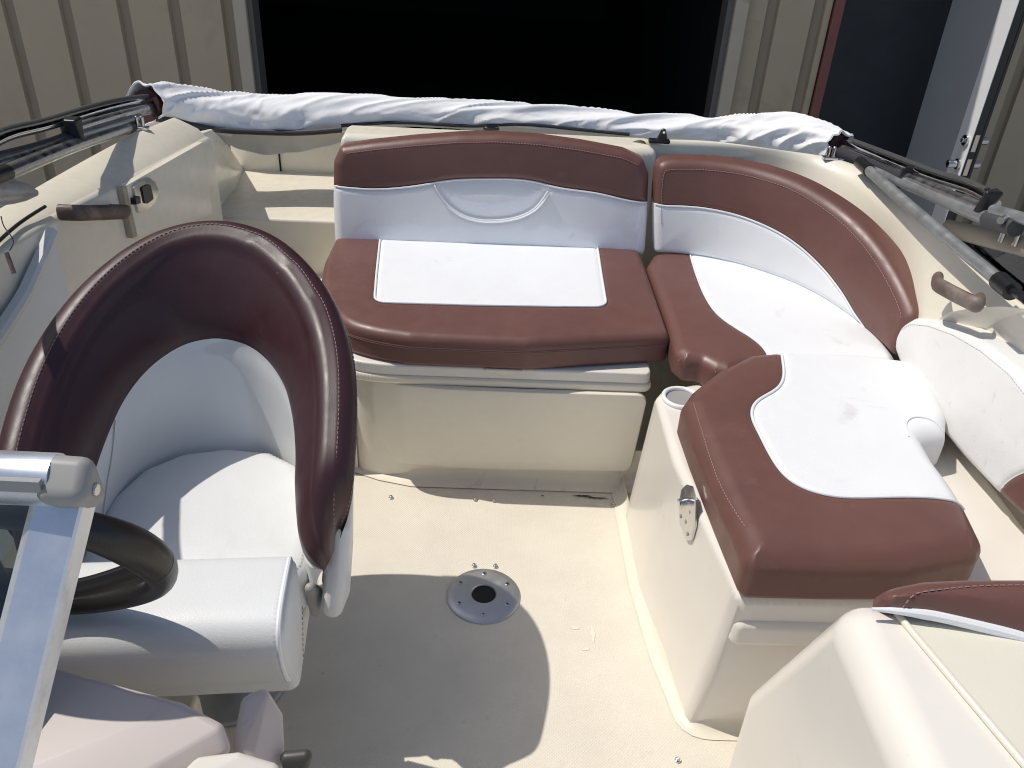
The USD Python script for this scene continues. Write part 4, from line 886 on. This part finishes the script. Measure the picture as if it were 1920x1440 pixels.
# padded side bolster on the left wall
pd = group_part('side_pad', boat)
yy_ = np.linspace(0.8, 1.78, 40); edge = np.interp(yy_, [0.8, 1.3, 1.5, 1.62, 1.72, 1.78], [0.60, 0.62, 0.648, 0.682, 0.73, 0.762])
xw = -np.interp(yy_, [0.5, 1.2, 1.86], [1.0, 1.02, 0.985])+0.006
obj('pad', grid(np.stack([np.stack([xw+o, yy_, edge-dz], 1) for o, dz in ((0.0, -0.012), (0.016, -0.009), (0.022, 0.0), (0.020, 0.012), (0.012, 0.02), (0.010, 0.03), (0.010, 0.40))], 1), flip=True), 'helm_white_vinyl', pd, smooth=40)

# ================================================================== PORT CONSOLE AND ITS BACKREST (right foreground)
pc = group_part('port_console', boat)
con = [(x, y, z) for x in (0.475, 1.1) for y, z in ((0.700, 0.735), (0.850, 0.40), (0.850, 0.03), (-0.2, 0.755), (-0.2, 0.03))]
cm = sphull(con, 0.045, 40); obj('console_moulding', cm, 'gelcoat_white', pc)
pa, pb_, pc_, pd_ = onz(1680, 1150, 0.7825), onz(1930, 1446, 0.788), np.array([1.08, 0.45, 0.788]), np.array([1.08, 0.70, 0.783])
q = np.array([pa, pb_, pc_, pd_]); obj('vinyl_panel', m3.Manifold.hull_points(np.vstack([q, q-[0, 0, 0.012]])), 'cream_panel', pc, smooth=False)
obj('piping', tube(polyres(np.array([pa, pb_]), 0.02)+[0, 0, 0.001], 0.0042, 10), 'gelcoat', pc)
pbk = thing('passenger_backrest', 'brown backrest with white piping lying along the console at lower right', 'backrest', (0.8, 0.80, 0.72))
out_px = [(1634, 1132), (1652, 1110), (1690, 1093), (1740, 1083), (1820, 1079), (1920, 1079), (2300, 1086), (2440, 1096), (2470, 1130), (2440, 1180), (2300, 1235), (2060, 1228), (1920, 1183), (1840, 1164), (1760, 1146), (1690, 1138)]
o_ = onz(1700, 1140, 0.81); e1 = np.array([1.0, 0, 0]); e2 = np.array([0, math.cos(0.5), math.sin(0.5)]); nn = np.cross(e1, e2)
def ppl(px, py): d = ray(px, py); p = CP + d*((o_-CP) @ nn/(d @ nn)); return ((p-o_) @ e1, (p-o_) @ e2)
def pmap(V): return o_ + V[:, :1]*e1 + V[:, 1:2]*e2 + (V[:, 2:]-0.055)*nn
P = smoothpoly([ppl(*p) for p in out_px], 0.012)
H = upholster(pbk, P, 0.06, 0.03, ['pad'], 'brown_vinyl', m3d=pmap, step=0.012, crown=0.006)
lowe = spline([ppl(*p) for p in [(1645, 1136), (1690, 1139), (1760, 1148), (1840, 1166), (1920, 1186), (2060, 1230), (2300, 1236), (2440, 1185)]], 44)
obj('piping', tube(lift(lambda q: np.full(len(q), 0.04), pmap, lowe), np.interp(np.arange(44), [0, 5, 44], [0.002, 0.0065, 0.0075]), 10), 'white_vinyl', pbk)
obj('white_edge', tube(lift(lambda q: np.full(len(q), 0.024), pmap, lowe[6:]+[0, -0.009]), np.interp(np.arange(38), [0, 20, 38], [0.003, 0.013, 0.006]), 10), 'helm_white_vinyl', pbk)
stitch(pbk, lift(H, pmap, spline([ppl(*p) for p in [(1700, 1136), (1705, 1122), (1740, 1109), (1800, 1102), (1920, 1097), (2040, 1100)]], 40), 0.0015))

# ================================================================== BIMINI TOP, folded over the stern
bt = thing('bimini_top', 'folded bimini top in a crumpled white boot, laid on bright tubes across the stern', 'bimini', (0.0, 2.7, 0.75))
bpx = [(268, 196, 2.86, .056), (300, 200, 2.92, .062), (360, 208, 2.98, .062), (440, 216, 3.02, .060), (560, 217, 3.04, .060), (640, 211, 3.05, .052), (740, 211, 3.05, .045), (860, 213, 3.05, .042), (960, 220, 3.05, .040), (1080, 229, 3.05, .039), (1180, 238, 3.04, .040), (1280, 244, 3.01, .043), (1350, 246, 2.98, .044), (1410, 250, 2.94, .054), (1480, 252, 2.88, .056), (1540, 264, 2.80, .050), (1576, 276, 2.73, .040)]
cp_ = np.array([ony(a, b, y) for a, b, y, r in bpx]); NB, NR = 420, 72
d_ = np.r_[0, np.cumsum(np.linalg.norm(np.diff(cp_, axis=0), axis=1))]; ss = np.linspace(0, d_[-1], NB)
cen = CubicSpline(d_, cp_)(ss); rad = np.interp(ss, d_, [q[3] for q in bpx])*np.interp(ss, [0, d_[-1]*0.3, d_[-1]], [1.12, 1.14, 1.08])
t_, _, _ = frames(cen); zup = np.array([0, 0, 1.0]); Nn_ = np.cross(t_, zup); Nn_ /= np.linalg.norm(Nn_, axis=1, keepdims=True); Bz = np.cross(Nn_, t_)
aa = np.linspace(0, 2*np.pi, NR, endpoint=False)
Sg, Ag = np.meshgrid(ss, aa, indexing='ij')
def ridg(x): return 1-np.abs(2*x-1)
pq = np.stack([Sg*7 + 1.6*np.sin(Ag), np.cos(Ag)*1.1 + Sg*2.5, np.sin(Ag)*1.1], -1)
lump = meshkit.fbm(pq*0.8, 3, 11)-0.5
fold = ridg(meshkit.noise(np.stack([Sg*10 + 2.2*np.cos(Ag+0.6), np.cos(Ag)*1.0+3*Sg, np.sin(Ag)*1.0], -1), 21))**2.2 - 0.3
fine = ridg(meshkit.noise(np.stack([Sg*38 + 5*np.cos(Ag), np.cos(Ag)*1.8+6*Sg, np.sin(Ag)*2.2], -1), 31))**2 - 0.3
gather = np.exp(-((Sg-np.interp(1372, [q[0] for q in bpx], d_))/0.05)**2) + 0.8*np.exp(-((Sg-np.interp(470, [q[0] for q in bpx], d_))/0.10)**2) + 0.5*np.exp(-((Sg-d_[-1]+0.05)/0.09)**2)
amp = np.interp(Sg, [d_[0], d_[3], d_[6], d_[11], d_[13], d_[-1]], [1.2, 1.1, 0.7, 0.8, 1.2, 1.1])
RR = rad[:, None]*(1 + 0.30*lump*amp) + amp*(0.016*fold*(0.5+1.0*meshkit.noise(np.stack([Sg*2.3, 0*Sg, 0*Sg], -1), 77)) + 0.0014*fine) + gather*0.006*(ridg(meshkit.noise(np.stack([Sg*36+1.5*np.sin(Ag*2), np.cos(Ag), np.sin(Ag)], -1), 41))-0.5)
sqz = 1.0 + 0.12*np.cos(2*Ag)
Pb = cen[:, None] + (RR*sqz*np.cos(Ag))[..., None]*Nn_[:, None] + (RR*np.sin(Ag))[..., None]*Bz[:, None]
Pb = np.concatenate([Pb, Pb[:, :1]], 1)
gb = grid(Pb); 
if gb.vertex_normals.reshape(NB, NR+1, 3)[200, 18] @ Bz[200] < 0: gb = grid(Pb, flip=True)
obj('boot', gb, 'canvas', bt, smooth=True)
hem = Pb[1, :, :]; obj('boot_hem', tube(hem, 0.004, 8), 'canvas', bt)
obj('boot_hem', tube(Pb[-2, :, :], 0.004, 8), 'canvas', bt)
obj('rolled_cloth', tube(cen[2:40]+[0.0, 0, -0.004], rad[2:40]*0.86, 16), 'canvas_maroon', bt)
obj('rolled_cloth', tube(cen[-30:-2], rad[-30:-2]*0.84, 16), 'canvas_maroon', bt)
# dark seam binding along the lower edge on the left, and the skirt hanging below it
bnd = spline([ony(px, py, y) for px, py, y in [(292, 222, 2.84), (330, 228, 2.88), (400, 242, 2.92), (470, 247, 2.94), (560, 249, 2.95), (640, 243, 2.95)]], 60)
obj('binding', tube(bnd, 0.010, 10), 'dark_binding', bt)
bnd2 = spline([ony(px, py, y) for px, py, y in [(640, 236, 2.98), (760, 230, 2.99), (900, 236, 2.99), (960, 233, 2.99), (1060, 240, 2.99), (1180, 252, 2.98)]], 60)
obj('binding', tube(bnd2, 0.006, 8), 'dark_binding', bt)
sk = []
yk = np.linspace(0, 1, 60)
topk = spline([ony(px, py, 2.96) for px, py in [(405, 248), (470, 252), (560, 254), (640, 248)]], 60)
botk = spline([ony(px, py, 3.00) for px, py in [(425, 268), (470, 286), (540, 287), (620, 272), (650, 262)]], 60)
for t in np.linspace(0, 1, 14): sk.append(topk*(1-t)+botk*t + np.stack([0*yk, 0.012*np.sin(np.pi*t)*np.ones(60)-0.006*np.sin(yk*23)*t, 0*yk], 1))
obj('skirt', grid(np.stack(sk, 1)), 'canvas_cream', bt, smooth=True)
# bright tubes on the left, running forward along the gunwale
def pxtube(pts, r, m, name, sides=12, n=40, **kw):
    P_ = spline([onx(px, py, x) if mode == 'x' else ony(px, py, x) for px, py, x, mode in pts], n); return obj(name, tube(P_, r, sides, **kw), m, bt)
X = 'x'
pxtube([(-260, 345, -0.90, X), (-40, 282, -0.98, X), (8, 257, -1.0, X), (60, 243, -1.02, X), (150, 217, -1.06, X), (230, 196, -1.11, X), (300, 186, -1.15, X)], 0.0112, 'steel', 'bow')
pxtube([(-260, 325, -0.92, X), (-40, 268, -0.995, X), (10, 246, -1.015, X), (60, 234, -1.035, X), (150, 208, -1.075, X), (230, 188, -1.12, X), (300, 180, -1.155, X)], 0.0098, 'sleeve', 'bow_sleeve')
pxtube([(-200, 365, -0.90, X), (-5, 308, -0.97, X), (130, 262, -1.03, X), (200, 228, -1.07, X), (300, 206, -1.14, X)], 0.0112, 'aluminium', 'bow')
pxtube([(-200, 345, -0.92, X), (-5, 294, -0.985, X), (130, 252, -1.045, X), (200, 215, -1.085, X), (300, 198, -1.145, X)], 0.0098, 'sleeve', 'bow_sleeve')
pxtube([(6, 326, -0.95, X), (120, 280, -1.0, X), (246, 238, -1.07, X)], 0.0160, 'aluminium', 'strut')
pxtube([(140, 240, -1.03, X), (200, 222, -1.06, X), (275, 203, -1.11, X)], 0.0115, 'aluminium', 'bow')
pxtube([(140, 256, -1.02, X), (200, 238, -1.05, X), (262, 220, -1.09, X)], 0.0112, 'grey_tube', 'bow')
pxtube([(238, 241, -1.066, X), (256, 234, -1.075, X)], 0.0175, 'black_plastic', 'strut_cap')
pxtube([(-20, 335, -0.94, X), (10, 324.5, -0.952, X)], 0.0178, 'black_plastic', 'strut_cap')
c = onx(135, 243, -1.025); obj('bow_clamp', sphull([c+[-0.016, -0.012, 0.022], c+[0.016, -0.012, 0.022], c+[-0.02, 0.0, -0.024], c+[0.018, 0.0, -0.026], c+[-0.016, 0.012, 0.022], c+[0.016, 0.014, 0.022]], 0.006), 'black_plastic', bt)
# and on the right
pxtube([(1560, 258, 1.13, X), (1640, 290, 1.12, X), (1720, 322, 1.12, X), (1780, 343, 1.12, X), (1810, 352, 1.12, X), (1845, 368, 1.12, X), (1868, 384, 1.12, X)], 0.0115, 'steel', 'bow')
pxtube([(1560, 251, 1.15, X), (1640, 281, 1.14, X), (1720, 312, 1.14, X), (1780, 333, 1.14, X), (1812, 342, 1.14, X), (1850, 360, 1.14, X)], 0.0105, 'sleeve', 'bow_sleeve')
pxtube([(1562, 270, 1.12, X), (1640, 308, 1.11, X), (1720, 340, 1.10, X), (1800, 372, 1.10, X), (1850, 392, 1.10, X)], 0.0115, 'aluminium', 'bow')
pxtube([(1565, 282, 1.11, X), (1640, 312, 1.10, X), (1700, 338, 1.10, X)], 0.016, 'dark_binding', 'bow_sleeve')
pxtube([(1640, 322, 1.09, X), (1720, 352, 1.10, X), (1800, 388, 1.10, X), (1858, 412, 1.10, X)], 0.017, 'grey_tube', 'strut')
pxtube([(1852, 410, 1.10, X), (1905, 428, 1.10, X)], 0.019, 'sleeve', 'strut_cap')
pxtube([(1622, 313, 1.065, X), (1700, 382, 1.065, X), (1800, 466, 1.065, X), (1885, 536, 1.065, X)], 0.0145, 'grey_tube', 'strut')
pxtube([(1612, 304, 1.065, X), (1630, 320, 1.065, X)], 0.0175, 'black_plastic', 'strut_cap')
pxtube([(1872, 525, 1.065, X), (1898, 547, 1.065, X)], 0.020, 'black_plastic', 'strut_cap')
pxtube([(1896, 545, 1.065, X), (1916, 556, 1.065, X)], 0.009, 'black_plastic', 'strut_eye')
for px, py in ((1699, 330), (1853, 378)):
    c = onx(px, py, 1.105); obj('bow_clamp', sphull([c+[-0.014, -0.010, 0.022], c+[0.014, -0.010, 0.022], c+[-0.014, 0.010, -0.026], c+[0.014, 0.010, -0.026], c+[-0.014, -0.010, -0.026], c+[0.014, 0.010, 0.022]], 0.006), 'black_plastic', bt)
pxtube([(1862, 394, 1.10, X), (1900, 404, 1.10, X), (1960, 424, 1.10, X)], 0.0125, 'grey_tube', 'bow')
c = onx(1893, 408, 1.10); obj('quick_pin', cat([cyl(c+[-0.03, -0.02, 0], c+[0.02, 0.02, 0], 0.008, 12), cyl(c+[0.0, 0, -0.055], c+[0.0, 0, 0.012], 0.006, 10), cyl(c+[0.02, -0.02, -0.055], c+[0.02, -0.02, 0.012], 0.006, 10)]), 'steel', bt)
# port windscreen quarter: frame and green tinted pane beyond the coaming
wq = group_part('windscreen_quarter', boat)
f0, f1 = onx(1775, 428, 1.135), onx(1990, 478, 1.135)
obj('frame', tube(np.linspace(f0, f1, 8), 0.022, 12, flat=0.6), 'trim_tan', wq)
g = np.array([onx(1808, 452, 1.14), onx(1990, 500, 1.14), onx(1990, 640, 1.15), onx(1880, 520, 1.15)]); obj('pane', m3.Manifold.hull_points(np.vstack([g, g+[0.004, 0, 0]])), 'glass', wq, smooth=False)
obj('gasket', tube(np.array([onx(1803, 449, 1.135), onx(1850, 492, 1.135), onx(1960, 590, 1.135)]), 0.006, 8), 'black_plastic', wq)
